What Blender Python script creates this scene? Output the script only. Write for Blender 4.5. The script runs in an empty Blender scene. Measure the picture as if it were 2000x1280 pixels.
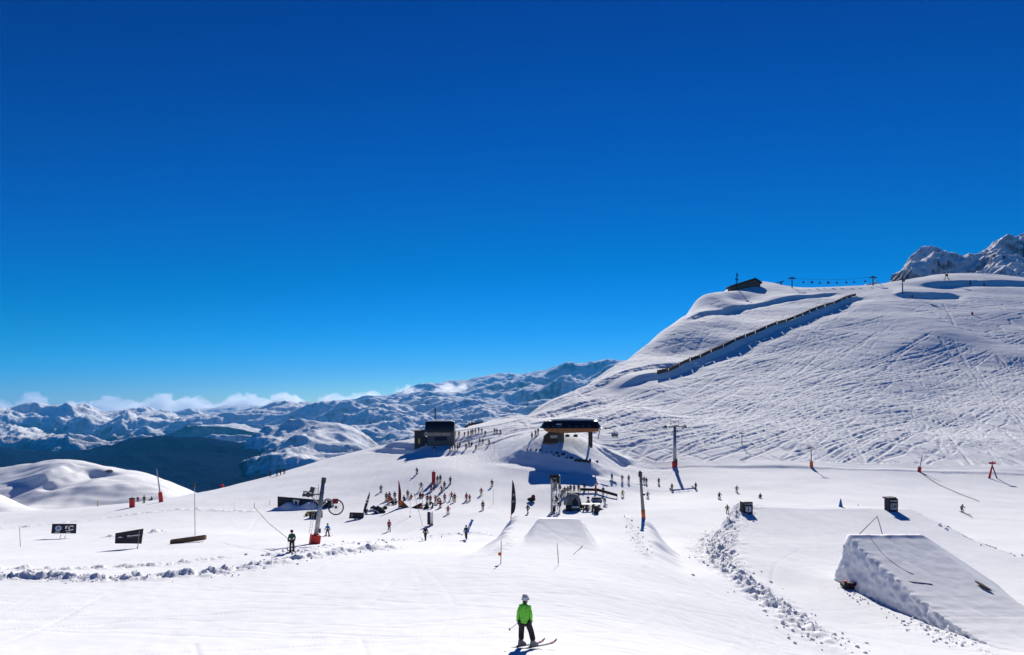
import bpy, bmesh, math, random
import numpy as np
from mathutils import Vector, Matrix, Euler
random.seed(7); RNG = np.random.default_rng(11)
SC = bpy.context.scene; COL = SC.collection
# ---------------------------------------------------------------- camera
F = 1333.0; H0 = 785.0                      # focal length and level line, in photo pixels (2000 wide)
cd = bpy.data.cameras.new("camera"); cam = bpy.data.objects.new("camera", cd); COL.objects.link(cam)
cd.sensor_width = 36.0; cd.lens = 36.0 * F / 2000.0
cam.location = (0, 0, 0); cam.rotation_euler = (math.radians(90), 0, 0)
cd.shift_x = 0.0; cd.shift_y = (H0 - 640.0) / 2000.0
cd.clip_start = 0.5; cd.clip_end = 200000.0
SC.camera = cam
# ---------------------------------------------------------------- sky, sun, exposure
SUN_AZ = math.atan2(225, 1333); SUN_EL = math.radians(26.5)
w = bpy.data.worlds.new("World"); SC.world = w; w.use_nodes = True
nt = w.node_tree; bg = nt.nodes["Background"]
sky = nt.nodes.new("ShaderNodeTexSky"); sky.sky_type = 'NISHITA'; sky.sun_disc = False
sky.sun_elevation = SUN_EL; sky.sun_rotation = SUN_AZ
sky.altitude = 2700; sky.air_density = 1.0; sky.dust_density = 0.0; sky.ozone_density = 3.0
def vscale(k):
    v = nt.nodes.new("ShaderNodeVectorMath"); v.operation = 'SCALE'; v.inputs["Scale"].default_value = k; return v
v1 = vscale(0.1); v2 = vscale(10.0 / 1.34); cv = nt.nodes.new("ShaderNodeRGBCurve")     # a polarised, deep mountain sky
for ci_, pts_ in enumerate((((0, 0), (.118, .0002), (.19, .0004), (.33, .003), (.5, .04), (.706, .19), (1, .50)),
                            ((0, 0), (.212, .042), (.259, .065), (.345, .112), (.486, .20), (.557, .245), (.918, .54), (1, .66)),
                            ((0, 0), (.4235, .275), (.502, .36), (.635, .495), (.847, .67), (.925, .80), (1, .90)))):
    c_ = cv.mapping.curves[ci_]
    for k_, (px_, py_) in enumerate(pts_):
        if k_ == 0: c_.points[0].location = (0, 0)
        elif k_ == len(pts_) - 1: c_.points[len(c_.points) - 1].location = (px_, py_)
        else: c_.points.new(px_, py_)
cv.mapping.update()
nt.links.new(sky.outputs[0], v1.inputs[0]); nt.links.new(v1.outputs[0], cv.inputs["Color"])
nt.links.new(cv.outputs[0], v2.inputs[0]); nt.links.new(v2.outputs[0], bg.inputs["Color"]); bg.inputs["Strength"].default_value = 0.10
sl = bpy.data.lights.new("sun", 'SUN'); so = bpy.data.objects.new("sun", sl); COL.objects.link(so)
sl.energy = 5.0; sl.angle = math.radians(0.5); sl.color = (1.0, 0.94, 0.86)
sdir = Vector((math.sin(SUN_AZ) * math.cos(SUN_EL), math.cos(SUN_AZ) * math.cos(SUN_EL), math.sin(SUN_EL)))
so.rotation_euler = sdir.to_track_quat('Z', 'Y').to_euler()
SC.view_settings.view_transform = 'Standard'; SC.view_settings.look = 'None'
SC.view_settings.gamma = 1.0; SC.view_settings.exposure = 0.37
SC.cycles.diffuse_bounces = 1; SC.cycles.volume_bounces = 3
# ---------------------------------------------------------------- helpers: tags and materials
def tag(o, label=None, cat=None, group=None, kind=None):
    if label: o["label"] = label
    if cat: o["category"] = cat
    if group: o["group"] = group
    if kind: o["kind"] = kind
    return o
def setin(b, name, v):
    if name in b.inputs: b.inputs[name].default_value = v
MATS = {}
def mat(name, col, rough=0.6, metal=0.0, var=0.12, scale=6.0, bump=0.0, spec=0.4):
    if name in MATS: return MATS[name]
    m = bpy.data.materials.new(name); m.use_nodes = True; t = m.node_tree
    b = t.nodes["Principled BSDF"]; setin(b, "Roughness", rough); setin(b, "Metallic", metal); setin(b, "Specular IOR Level", spec)
    tc = t.nodes.new("ShaderNodeTexCoord"); n = t.nodes.new("ShaderNodeTexNoise"); n.inputs["Scale"].default_value = scale
    n.inputs["Detail"].default_value = 4
    t.links.new(tc.outputs["Object"], n.inputs["Vector"])
    r = t.nodes.new("ShaderNodeValToRGB"); r.color_ramp.elements[0].position = 0.3; r.color_ramp.elements[1].position = 0.7
    r.color_ramp.elements[0].color = [c * (1 - var) for c in col] + [1]
    r.color_ramp.elements[1].color = [min(1, c * (1 + var)) for c in col] + [1]
    t.links.new(n.outputs["Fac"], r.inputs["Fac"]); t.links.new(r.outputs["Color"], b.inputs["Base Color"])
    if bump:
        bp = t.nodes.new("ShaderNodeBump"); bp.inputs["Strength"].default_value = bump; bp.inputs["Distance"].default_value = 0.05
        t.links.new(n.outputs["Fac"], bp.inputs["Height"]); t.links.new(bp.outputs[0], b.inputs["Normal"])
    MATS[name] = m; return m
def snow_mat(name, scale1=0.9, scale2=9.0, b1=0.25, b2=0.12, col=(0.855, 0.875, 0.90)):
    m = bpy.data.materials.new(name); m.use_nodes = True; t = m.node_tree
    b = t.nodes["Principled BSDF"]; setin(b, "Roughness", 0.9); setin(b, "Specular IOR Level", 0.04)
    tc = t.nodes.new("ShaderNodeTexCoord")
    n1 = t.nodes.new("ShaderNodeTexNoise"); n1.inputs["Scale"].default_value = scale1; n1.inputs["Detail"].default_value = 6
    n2 = t.nodes.new("ShaderNodeTexNoise"); n2.inputs["Scale"].default_value = scale2; n2.inputs["Detail"].default_value = 5
    t.links.new(tc.outputs["Object"], n1.inputs["Vector"]); t.links.new(tc.outputs["Object"], n2.inputs["Vector"])
    bp1 = t.nodes.new("ShaderNodeBump"); bp1.inputs["Strength"].default_value = b1; bp1.inputs["Distance"].default_value = 0.12
    bp2 = t.nodes.new("ShaderNodeBump"); bp2.inputs["Strength"].default_value = b2; bp2.inputs["Distance"].default_value = 0.03
    t.links.new(n1.outputs["Fac"], bp1.inputs["Height"]); t.links.new(n2.outputs["Fac"], bp2.inputs["Height"])
    t.links.new(bp1.outputs[0], bp2.inputs["Normal"]); t.links.new(bp2.outputs[0], b.inputs["Normal"])
    n3 = t.nodes.new("ShaderNodeTexNoise"); n3.inputs["Scale"].default_value = 0.13; n3.inputs["Detail"].default_value = 5
    t.links.new(tc.outputs["Object"], n3.inputs["Vector"])
    r = t.nodes.new("ShaderNodeValToRGB"); r.color_ramp.elements[0].position = 0.3; r.color_ramp.elements[1].position = 0.7
    r.color_ramp.elements[0].color = [c * 0.95 for c in col] + [1]; r.color_ramp.elements[1].color = list(col) + [1]
    t.links.new(n3.outputs["Fac"], r.inputs["Fac"]); t.links.new(r.outputs["Color"], b.inputs["Base Color"])
    MATS[name] = m; return m
# ---------------------------------------------------------------- numpy noise and interpolation
PERM = RNG.permutation(4096).astype(np.int64); GA = RNG.uniform(0, 2 * np.pi, 4096)
GX = np.cos(GA); GY = np.sin(GA)
def pn(x, y, seed=0):
    x = np.asarray(x, dtype=np.float64) + seed * 17.31; y = np.asarray(y, dtype=np.float64) - seed * 9.77
    xi = np.floor(x).astype(np.int64); yi = np.floor(y).astype(np.int64); xf = x - xi; yf = y - yi
    u = xf * xf * xf * (xf * (xf * 6 - 15) + 10); v = yf * yf * yf * (yf * (yf * 6 - 15) + 10)
    def g(ix, iy, dx, dy):
        h = PERM[(PERM[ix & 4095] + iy) & 4095]; return GX[h] * dx + GY[h] * dy
    a = g(xi, yi, xf, yf); b = g(xi + 1, yi, xf - 1, yf); c = g(xi, yi + 1, xf, yf - 1); d = g(xi + 1, yi + 1, xf - 1, yf - 1)
    a = a + u * (b - a); c = c + u * (d - c); return 1.4 * (a + v * (c - a))
def fbm(x, y, n=5, seed=0, gain=0.5):
    s = 0; a = 1.0; f = 1.0
    for i in range(n): s = s + a * pn(x * f, y * f, seed + i); a *= gain; f *= 2.03
    return s
def ridged(x, y, n=6, seed=0, gain=0.5):
    s = 0; a = 1.0; f = 1.0; prev = 1.0
    for i in range(n):
        r = (1 - np.abs(pn(x * f, y * f, seed + i)) * 1.3) * prev; s = s + a * r; prev = np.clip(0.25 + r, 0, 1); a *= gain; f *= 2.07
    return s
def sstep(a, b, x):
    t = np.clip((x - a) / (b - a), 0, 1); return t * t * (3 - 2 * t)
class TPS:
    def __init__(s, pts, ax, ay, lam=1e-4):
        P = np.array(pts, float); s.ax, s.ay = ax, ay
        s.c = np.stack([P[:, 0] * ax, np.log(P[:, 2]) * ay], 1); v = P[:, 1]; n = len(P)
        K = s.k(s.c[:, 0:1] - s.c[:, 0][None], s.c[:, 1:2] - s.c[:, 1][None]) + lam * np.eye(n)
        Q = np.concatenate([np.ones((n, 1)), s.c], 1)
        A = np.block([[K, Q], [Q.T, np.zeros((3, 3))]]); s.w = np.linalg.solve(A, np.concatenate([v, np.zeros(3)]))
    @staticmethod
    def k(dx, dy):
        r2 = dx * dx + dy * dy; return 0.5 * r2 * np.log(r2 + 1e-12)
    def __call__(s, px, D):
        x = px * s.ax; y = np.log(D) * s.ay; o = s.w[-3] + s.w[-2] * x + s.w[-1] * y
        for i, (cx, cy) in enumerate(s.c): o = o + s.w[i] * s.k(x - cx, y - cy)
        return o
def poly_sd(X, Y, poly):
    """signed distance to a closed polygon, positive inside"""
    d2 = np.full(X.shape, 1e18); ins = np.zeros(X.shape, bool); n = len(poly)
    for i in range(n):
        ax, ay = poly[i]; bx, by = poly[(i + 1) % n]; ex, ey = bx - ax, by - ay
        t = np.clip(((X - ax) * ex + (Y - ay) * ey) / (ex * ex + ey * ey), 0, 1)
        d2 = np.minimum(d2, (X - ax - t * ex) ** 2 + (Y - ay - t * ey) ** 2)
        c = ((ay > Y) != (by > Y)) & (X < (bx - ax) * (Y - ay) / (by - ay + 1e-12) + ax); ins ^= c
    return np.where(ins, 1, -1) * np.sqrt(d2)
def line_sd(X, Y, pts):
    """(distance, side>0 on the left of travel, param 0..1) to an open polyline"""
    best = np.full(X.shape, 1e18); side = np.zeros(X.shape); par = np.zeros(X.shape)
    L = [math.dist(pts[i], pts[i + 1]) for i in range(len(pts) - 1)]; T = sum(L); acc = 0
    for i in range(len(pts) - 1):
        ax, ay = pts[i]; bx, by = pts[i + 1]; ex, ey = bx - ax, by - ay
        t = np.clip(((X - ax) * ex + (Y - ay) * ey) / (ex * ex + ey * ey), 0, 1)
        dx = X - ax - t * ex; dy = Y - ay - t * ey; d2 = dx * dx + dy * dy; m = d2 < best
        best = np.where(m, d2, best); side = np.where(m, np.sign(ex * dy - ey * dx), side)
        par = np.where(m, (acc + t * L[i]) / T, par); acc += L[i]
    return np.sqrt(best), side, par
def W(px, D): return ((px - 1000.0) / F * D, D)
def Zof(py, D): return -(py - H0) / F * D
def grid_mesh(name, X, Y, Z, m, smooth=True):
    R, C = X.shape; me = bpy.data.meshes.new(name)
    co = np.stack([X, Y, Z], -1).reshape(-1, 3).astype(np.float32)
    i = np.arange(R * C).reshape(R, C); q = np.stack([i[:-1, :-1], i[:-1, 1:], i[1:, 1:], i[1:, :-1]], -1).reshape(-1, 4)
    me.vertices.add(len(co)); me.vertices.foreach_set("co", co.ravel())
    me.loops.add(q.size); me.loops.foreach_set("vertex_index", q.ravel().astype(np.int32))
    me.polygons.add(len(q)); me.polygons.foreach_set("loop_start", (np.arange(len(q)) * 4).astype(np.int32))
    try: me.polygons.foreach_set("loop_total", np.full(len(q), 4, np.int32))
    except Exception: pass
    me.update(calc_edges=True)
    me.polygons.foreach_set("use_smooth", np.full(len(q), smooth))
    me.materials.append(m); o = bpy.data.objects.new(name, me); COL.objects.link(o); return o
# ================================================================ near snow field and the big slope
# control points: (photo column, photo row, metres away)
CP = []
def cp(px, *yd):
    for y, d in yd: CP.append((px, y, d))
cp(-900, (1270, 20), (1120, 45), (1050, 80), (1020, 150), (1060, 250), (985, 330), (960, 430), (1060, 600), (1400, 1000))
cp(-300, (1270, 21), (1130, 42), (1060, 80), (1020, 150), (1045, 215), (975, 275), (1005, 325), (935, 410), (1030, 560), (1400, 1000))
cp(0, (1285, 21.5), (1128, 42), (1085, 62), (1055, 90), (1022, 130), (1003, 170), (1030, 220), (963, 275), (992, 315), (920, 395), (980, 500), (1400, 900))
cp(110, (1055, 88), (998, 170), (1034, 230), (1000, 290), (950, 345), (903, 400), (960, 500), (1400, 900))
cp(250, (1128, 43), (1050, 90), (985, 172), (1035, 235), (985, 320), (919, 400), (990, 500), (1400, 900))
cp(370, (1285, 21.5), (1105, 50), (1040, 95), (966, 178), (1020, 240), (985, 320), (957, 395), (1030, 500), (1400, 900))
cp(470, (945, 200), (1010, 270), (1040, 340), (1010, 400), (1100, 520), (1400, 900))
cp(560, (1285, 21.5), (1080, 59), (1050, 85), (1000, 130), (923, 225), (985, 290), (1200, 500), (1500, 900))
cp(700, (1065, 72), (1040, 103), (985, 138), (935, 165), (905, 190), (882, 222), (950, 290), (1200, 500), (1500, 900))
cp(800, (1285, 21.5), (1074, 64), (1050, 92), (1010, 119), (960, 148), (925, 163), (903, 178), (890, 190), (880, 200), (866, 212), (920, 280), (1200, 500), (1500, 900))
cp(880, (925, 160), (903, 174), (891, 184), (879, 194), (864, 204), (849, 213), (905, 290), (1150, 500), (1500, 900))
cp(960, (1150, 38), (1050, 88), (1005, 120), (950, 150), (905, 174), (884, 186), (862, 200), (845, 215), (824, 262), (900, 340), (1100, 520), (1400, 900))
cp(1060, (1285, 21.5), (1080, 60), (1066, 82), (1003, 126), (950, 147), (928, 159), (884, 173), (856, 181), (842, 205), (815, 262), (790, 320), (850, 400), (1050, 560), (1350, 900))
cp(1140, (1128, 43), (1066, 82), (1000, 128), (948, 150), (932, 158), (890, 172), (862, 182), (850, 200), (815, 248), (757, 360), (850, 460), (1200, 900))
cp(1200, (930, 162), (908, 176), (884, 196), (830, 235), (770, 310), (715, 400), (800, 500), (1150, 900))
cp(1257, (1285, 25), (1128, 48), (1066, 80), (1000, 122), (983, 138), (965, 155), (938, 172), (915, 186), (855, 216), (800, 255))
cp(1243, (850, 219), (792, 268), (740, 330), (687, 438), (760, 600))
cp(1280, (860, 217), (800, 262), (750, 320), (705, 385), (657, 475), (720, 600), (1050, 900))
cp(1350, (604, 610), (640, 700))
cp(1318, (912, 189), (860, 218), (808, 265), (755, 325), (697, 405), (630, 525), (700, 620), (1050, 900))
cp(1380, (1285, 28), (1128, 54), (1066, 84), (1000, 122), (982, 138), (963, 155), (936, 173), (913, 188), (583, 640), (610, 740), (900, 900))
cp(1440, (1285, 31), (1190, 44), (1135, 57), (1085, 76), (1045, 98), (1000, 124), (912, 190), (870, 213), (815, 262), (755, 325), (700, 392), (645, 470), (612, 548), (586, 615), (565, 690), (585, 780), (760, 950))
cp(1510, (700, 392), (642, 470), (606, 546), (580, 612), (558, 690))
cp(1550, (1285, 35), (1205, 47), (1150, 60), (1055, 95), (995, 128), (561, 710), (590, 800), (750, 950))
cp(1650, (1285, 38), (1215, 49), (1142, 62), (1055, 95), (990, 130), (916, 187), (870, 215), (815, 262), (752, 325), (695, 395), (640, 470), (600, 550), (572, 630), (560, 690), (590, 760), (720, 950))
cp(1750, (590, 560), (552, 690), (560, 780))
cp(1850, (1285, 40), (1215, 50), (1142, 64), (1060, 92), (1000, 128), (926, 184), (880, 212), (828, 262), (765, 325), (695, 395), (645, 450), (600, 530), (565, 620), (536, 720), (560, 850))
cp(2000, (1285, 40), (1150, 62), (1080, 85), (1010, 125), (940, 178), (890, 208), (832, 255), (770, 315), (705, 380), (645, 450), (590, 550), (543, 720), (600, 900))
cp(2400, (1285, 38), (1090, 85), (960, 176), (880, 230), (760, 310), (680, 400), (600, 540), (560, 740), (650, 950))
cp(3000, (1290, 36), (1100, 85), (980, 176), (880, 240), (740, 340), (660, 440), (560, 740), (650, 950))
tps = TPS(CP, 1 / 330.0, 1 / 0.33)
cols = np.concatenate([np.arange(-900, -60, 14), np.arange(-60, 2060, 1.6), np.arange(2060, 3000, 14)]).astype(float)
lnD = np.concatenate([np.arange(math.log(14.0), math.log(185.0), 0.0046), np.arange(math.log(185.0), math.log(640.0), 0.0025), np.arange(math.log(640.0), math.log(900.0), 0.0046)])
rowi = np.arange(len(lnD)).astype(float)
PXg, LDg = np.meshgrid(cols, lnD); Dg = np.exp(LDg)
Xg = (PXg - 1000) / F * Dg; Yg = Dg.copy()
PYg = tps(PXg, Dg); Zg = -(PYg - H0) / F * Dg
# masks
slope = sstep(930, 1010, PXg) * sstep(183, 200, Dg)                    # the big tracked slope
slope = np.maximum(slope, sstep(1150, 1200, PXg) * sstep(186, 190, Dg))
saddle, sd_, sp_ = line_sd(Xg, Yg, [W(1690, 560), W(1850, 440), W(2010, 385), W(2500, 330)])
smoothpiste = 1 - sstep(9, 16, saddle + 3 * pn(Xg / 20, Yg / 20, 3))
Zg += 2.2 * np.exp(-(saddle / 22) ** 2) * sstep(300, 360, Dg)
# broad rolls and wind shaping
Zg += 0.35 * pn(Xg / 34, Yg / 34, 21) * sstep(40, 90, Dg) + 0.10 * pn(Xg / 9, Yg / 9, 22) * sstep(20, 60, Dg)
Zg += slope * (1.0 * pn(Xg / 45, Yg / 45, 31) + 0.18 * fbm(Xg / 13, Yg / 13, 3, 33))
far_left = sstep(500, 420, PXg) * sstep(200, 240, Dg)
Zg += far_left * (2.5 * fbm(Xg / 60, Yg / 60, 4, 41))
# groomed grain: faint long ribs along the line of travel
Zg += (1 - slope) * 0.025 * pn(Xg / 1.3 + 0.3 * pn(Xg / 9, Yg / 9, 5), Yg / 16, 51) + 0.015 * pn(Xg / 0.7, Yg / 0.9, 52) * sstep(90, 20, Dg)
Zg += 0.03 * fbm(Xg / 2.6, Yg / 5, 3, 53) * (1 - slope)
gq = (Xg * 0.92 - 0.38 * Yg + 5 * pn(Xg / 60, Yg / 60, 57)) / 4.7; gf = gq - np.floor(gq) - 0.5
Zg += (1 - slope) * 0.018 * np.exp(-(gf / 0.05) ** 2) * np.clip(pn(Xg / 14, Yg / 14, 58) + 0.5, 0, 1) * sstep(180, 120, Dg)
# station shelf banks (steep, face the camera, so they shade themselves)
def window(P, pad):
    y0 = min(q[1] for q in P) - pad; y1 = max(q[1] for q in P) + pad; r0 = max(0, int(np.searchsorted(lnD, math.log(max(14, y0)))) - 1); r1 = min(len(lnD), int(np.searchsorted(lnD, math.log(max(15, y1)))) + 2)
    ps = [(q[0] + s_ * pad) / max(14, q[1] + t_ * min(pad, q[1] * 0.5)) * F + 1000 for q in P for s_ in (-1, 1) for t_ in (-1, 0, 1)]
    c0_ = max(0, int(np.searchsorted(cols, min(ps))) - 1); c1_ = min(len(cols), int(np.searchsorted(cols, max(ps))) + 2)
    sub = (slice(r0, r1), slice(c0_, c1_)); return sub, Xg[sub], Yg[sub]
def bank(pts, h, wdt, back, ends=0.12, wb=0.25):
    """raise everything on the far side of a line by h over a width, easing back to nothing after `back` metres"""
    global Zg
    P = [W(*q) for q in pts]; sub, xs_, ys_ = window(P, back + wdt); d, s, p = line_sd(xs_, ys_, P); sd = d * s
    if d.size == 0: return
    e = sstep(0, ends, p) * sstep(1, 1 - ends, p) if ends else 1
    wob = wb * wdt * fbm(xs_ / (wdt * 2.2), ys_ / (wdt * 2.2), 3, 61)
    sw = sd + wob; Zg[sub] += np.where(sw > 0, h * 0.5 * sstep(back, wdt / 2, sw), -h * 0.5 * sstep(back * 0.6, wdt / 2, -sw)) * e * sstep(0, wdt / 2, np.abs(sw))
# ---- park terraces
def shelf(poly, hfun, edge, rough=0.0, seed=70):
    global Zg
    sd = poly_sd(Xg, Yg, [W(*q) for q in poly])
    m = sstep(-edge, edge, sd + 0.35 * edge * pn(Xg / 3, Yg / 3, seed))
    Zg = Zg + hfun * m
    if rough: 
        band = np.exp(-((sd + edge * 0.2) / (edge * 1.15)) ** 2)
        Zg = Zg + rough * band * (fbm(Xg / 1.6, Yg / 1.6, 4, seed + 1) + 0.5 * np.abs(pn(Xg / 0.9, Yg / 0.9, seed + 2))) * sstep(20, 45, Dg)
    return sd
h1 = 3.4 * np.clip((Dg - 44) / 42, 0, 1) ** 1.5
shelf([(990, 87), (1275, 87), (1300, 70), (1310, 50), (1290, 40), (900, 40), (940, 55)], h1, 1.6)
h2 = 3.9 * np.clip((Dg - 56) / 43, 0, 1) ** 1.7
msd = shelf([(1432, 104), (1600, 106), (1775, 103), (1850, 92), (1935, 82), (2080, 70), (2300, 60), (2300, 52), (1690, 52), (1560, 52), (1480, 60), (1425, 74), (1408, 90)], h2, 1.5)
lf, _, lp = line_sd(Xg, Yg, [W(1442, 103), W(1408, 94), W(1394, 84), W(1402, 70), W(1440, 60), W(1500, 51), W(1580, 44), W(1650, 39), W(1720, 36)])
rb = np.exp(-(lf / (1.5 + 1.1 * sstep(60, 90, Dg))) ** 2) * sstep(1.0, 0.75, lp)
Zg += rb * (0.42 * fbm(Xg / 1.1, Yg / 1.1, 4, 81) + 0.55 * np.clip(fbm(Xg / 0.8, Yg / 0.8, 3, 84), -0.2, 0.8)) + 0.35 * np.exp(-(lf / 1.1) ** 2)
rf, _, rp = line_sd(Xg, Yg, [W(1775, 103), W(1850, 92), W(1935, 82), W(2060, 72)])
Zg += np.exp(-(rf / 1.2) ** 2) * 0.22 * fbm(Xg / 0.9, Yg / 0.9, 4, 85)
# windrow of broken snow across the left foreground, and smaller ones behind
def windrow(pts, h, wd, seed, lump=1.0):
    global Zg
    P = [W(*q) for q in pts]; sub, xs_, ys_ = window(P, wd * 3.5); d, s, p = line_sd(xs_, ys_, P)
    e = sstep(0, 0.04, p) * sstep(1, 0.93, p); n = fbm(xs_ / (lump), ys_ / (lump), 4, seed); b = np.exp(-(d / wd) ** 2)
    blk = np.clip(pn(xs_ / (lump * 1.5), ys_ / (lump * 0.9), seed + 5) * 3, -0.4, 1) * (0.35 + 0.9 * np.clip(pn(xs_ / 5, ys_ / 5, seed + 6) + .5, 0, 1)) + 0.35 * fbm(xs_ / (lump * .35), ys_ / (lump * .35), 2, seed + 7)
    Zg[sub] += e * b * h * (0.45 + 0.55 * n + 0.45 * blk)
windrow([(-300, 43.5), (0, 42), (150, 41.5), (260, 42), (400, 44.5), (520, 49), (620, 55), (700, 62), (790, 69)], 0.5, 0.9, 91, 1.0)
windrow([(-300, 47), (0, 47), (180, 48), (330, 51), (470, 57)], 0.26, 0.6, 95, 0.6)
windrow([(500, 56), (560, 57.5), (610, 62), (660, 70), (760, 86), (850, 96), (930, 98), (990, 90)], 0.22, 0.8, 99, 0.7)
windrow([(200, 88), (262, 91), (330, 96)], 0.5, 1.0, 103, 0.9)
windrow([(-60, 115), (60, 120), (200, 128), (350, 135), (520, 130)], 0.28, 1.3, 107, 1.2)
windrow([(1228, 85), (1240, 70), (1255, 62), (1262, 56)], 0.18, 0.5, 111, 0.6)
windrow([(975, 80), (990, 66), (1000, 60), (960, 52)], 0.14, 0.5, 113, 0.6)
windrow([(1850, 92), (1900, 87), (1960, 81), (2060, 74)], 0.3, 1.0, 115, 0.9)
windrow([(1790, 50), (1830, 47), (1900, 43), (1960, 40)], 0.16, 0.4, 117, 0.4)
# small jump in the middle: a flared ramp with a sharp lip
def jump(px, D, wid, ln, h, ang, flare=1.5):
    global Zg
    cx, cy = W(px, D); dx, dy = math.sin(ang), math.cos(ang)
    a = (Xg - cx) * dx + (Yg - cy) * dy; b = (Xg - cx) * dy - (Yg - cy) * dx
    t = np.clip(1 + a / ln, 0, 1); t = np.where(a > 0, 0, t); hw = wid / 2 * (1 + 0.5 * (1 - t))
    prof = h * t ** 1.7; side = sstep(hw + flare * 0.5 + prof * 0.5, hw - 0.1, np.abs(b))
    Zg = Zg + prof * side * sstep(0.5, -0.1, a)
    edge = np.exp(-((np.abs(b) - hw - 0.5) / 0.35) ** 2) * t * sstep(0.3, 0, a); Zg = Zg + edge * 0.12 * fbm(Xg / 0.5, Yg / 0.5, 3, 121)
jump(1093, 67, 3.9, 10, 1.9, 0.05)
# slope cuts: the fenced track, the cornice under the summit, piste edges
def pd(*q):
    out = []
    for px, py in q:
        ci_ = int(np.argmin(np.abs(cols - px))); col_ = PYg[:, ci_]; ok_ = (Dg[:, 0] > 200) & (Dg[:, 0] < 720) & (col_ <= np.minimum.accumulate(col_) + 0.5)
        i_ = int(np.argmin(np.where(ok_, np.abs(col_ - py), 1e9))); out.append((px, float(Dg[i_, 0])))
    return out
bank(pd((1200, 765), (1283, 737), (1381, 699), (1475, 658), (1560, 626), (1640, 596), (1690, 580)), 2.6, 4.0, 35, 0.05, 0.05)
bank(pd((1335, 630), (1370, 614), (1430, 604), (1500, 591), (1570, 581), (1645, 572)), 2.6, 4, 24, 0.12)
bank([(1180, 187), (1320, 190), (1500, 188), (1800, 186), (2100, 184)], 0.25, 1.5, 20, 0.05)
bank([(1790, 640), (1850, 650), (2000, 650), (2200, 650)], 4.0, 8, 60, 0.1)
bank([(1740, 600), (1800, 590), (1880, 585)], 4.5, 8, 50, 0.2)
bank([(960, 250), (1060, 268), (1200, 300)], 1.6, 6, 40, 0.2)
bank([(1140, 318), (1210, 342), (1280, 360), (1360, 372)], 1.5, 5, 40, 0.2)
bank([(740, 215), (790, 205), (830, 198)], 2.2, 5, 12, 0.2)
bank([(830, 188), (880, 190), (910, 186)], 0.7, 4, 14, 0.3)
bank([(985, 178), (1040, 170), (1100, 166), (1165, 164), (1185, 170)], 1.2, 4.5, 12, 0.12)
bank([(1165, 190), (1200, 188), (1235, 186)], 2.2, 5, 14, 0.2)
bank([(60, 345), (100, 352), (150, 372), (180, 385)], 7.0, 12, 40, 0.2)
fl_, _, _ = line_sd(Xg, Yg, [W(*q) for q in pd((1200, 765), (1283, 737), (1381, 699), (1475, 658), (1560, 626), (1640, 596), (1690, 580))]); smoothpiste = np.maximum(smoothpiste, 1 - sstep(7, 13, fl_))
# ---- ski tracks pressed into the slope
TR = np.zeros_like(Zg); TB = np.zeros_like(Zg)
c0 = 60; nc = len(cols); dl = 0.0046; l0 = lnD[0]
def colidx(px): return np.where(px < -60, (px + 900) / 14.0, np.where(px < 2060, 60 + (px + 60) / 1.6, 60 + 2120 / 1.6 + (px - 2060) / 14.0))
def splat(xs, ys, depth, wid):
    px = xs / ys * F + 1000; ci = colidx(px); ri = np.interp(np.log(ys), lnD, rowi)
    cix = np.round(ci).astype(int); rix = np.round(ri).astype(int); R, C = TR.shape
    kc = int(np.clip(math.ceil(1.8 * wid / (1.6 / F * float(np.median(ys)))), 1, 7)); kr = 2
    for di in range(-kr, kr + 1):
        for dj in range(-kc, kc + 1):
            c = np.clip(cix + dj, 1, C - 2); r = np.clip(rix + di, 1, R - 2)
            dx = Xg[r, c] - xs; dy = Yg[r, c] - ys; d2 = (dx * dx + dy * dy) / (wid * wid)
            np.minimum.at(TR, (r, c), -depth * np.exp(-d2)); np.maximum.at(TB, (r, c), depth * 0.35 * np.exp(-(np.sqrt(d2) - 1.7) ** 2 * 4))
rr = np.random.default_rng(5)
for k in range(520):
    px = rr.uniform(1000, 1650) if rr.random() < .68 else rr.uniform(1500, 2150); D0 = rr.uniform(225, 600)
    bold = k % 3 == 0
    if bold: px = rr.uniform(1450, 2150); D0 = rr.uniform(260, 460)
    elif px > 1480 and D0 < 400 and rr.random() < .75: continue
    x, y = W(px, D0)
    L = rr.uniform(120, 330) if bold else rr.uniform(40, 200); n = int(L / 0.45)
    head = rr.choice([-1, 1]) * (rr.uniform(0.1, 0.6) if rr.random() < 0.8 else rr.uniform(0.6, 1.2))      # measured from straight downhill (towards the camera)
    wl = rr.uniform(14, 45); amp = (rr.uniform(0, 0.7) if rr.random() < 0.4 else rr.uniform(0, .12)) * (0.3 if bold else 1)
    if bold: head = rr.choice([-1, 1]) * rr.uniform(0.12, 0.55); ph = rr.uniform(0, 6.28)
    s = np.arange(n) * 0.45; a = head * (1 - 0.3 * s / L) + amp * np.sin(2 * np.pi * s / wl + ph)
    base = -math.atan(x / y)
    xs = x + np.cumsum(np.sin(a + base)) * 0.45; ys = y - np.cumsum(np.cos(a + base) * 0.9) * 0.45
    ok = (ys > 196) & (ys < 760)
    if ok.sum() > 10: splat(xs[ok], ys[ok], rr.uniform(0.34, 0.6) if bold else rr.uniform(0.2, 0.45), rr.uniform(0.45, 0.8) * max(0.9, D0 / 300))
for k in range(90):                                                              # small turns on the near banks
    px = rr.uniform(850, 1330); D0 = rr.uniform(176, 215); x, y = W(px, D0); n = 90
    a = rr.uniform(-1.2, 1.2) + rr.uniform(0, .8) * np.sin(np.arange(n) * 0.12 + rr.uniform(0, 6))
    xs = x + np.cumsum(np.sin(a)) * 0.3; ys = y - np.cumsum(np.cos(a)) * 0.3
    ok = (ys > 168); 
    if ok.sum() > 5: splat(xs[ok], ys[ok], rr.uniform(0.05, 0.12), 0.3)
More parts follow.
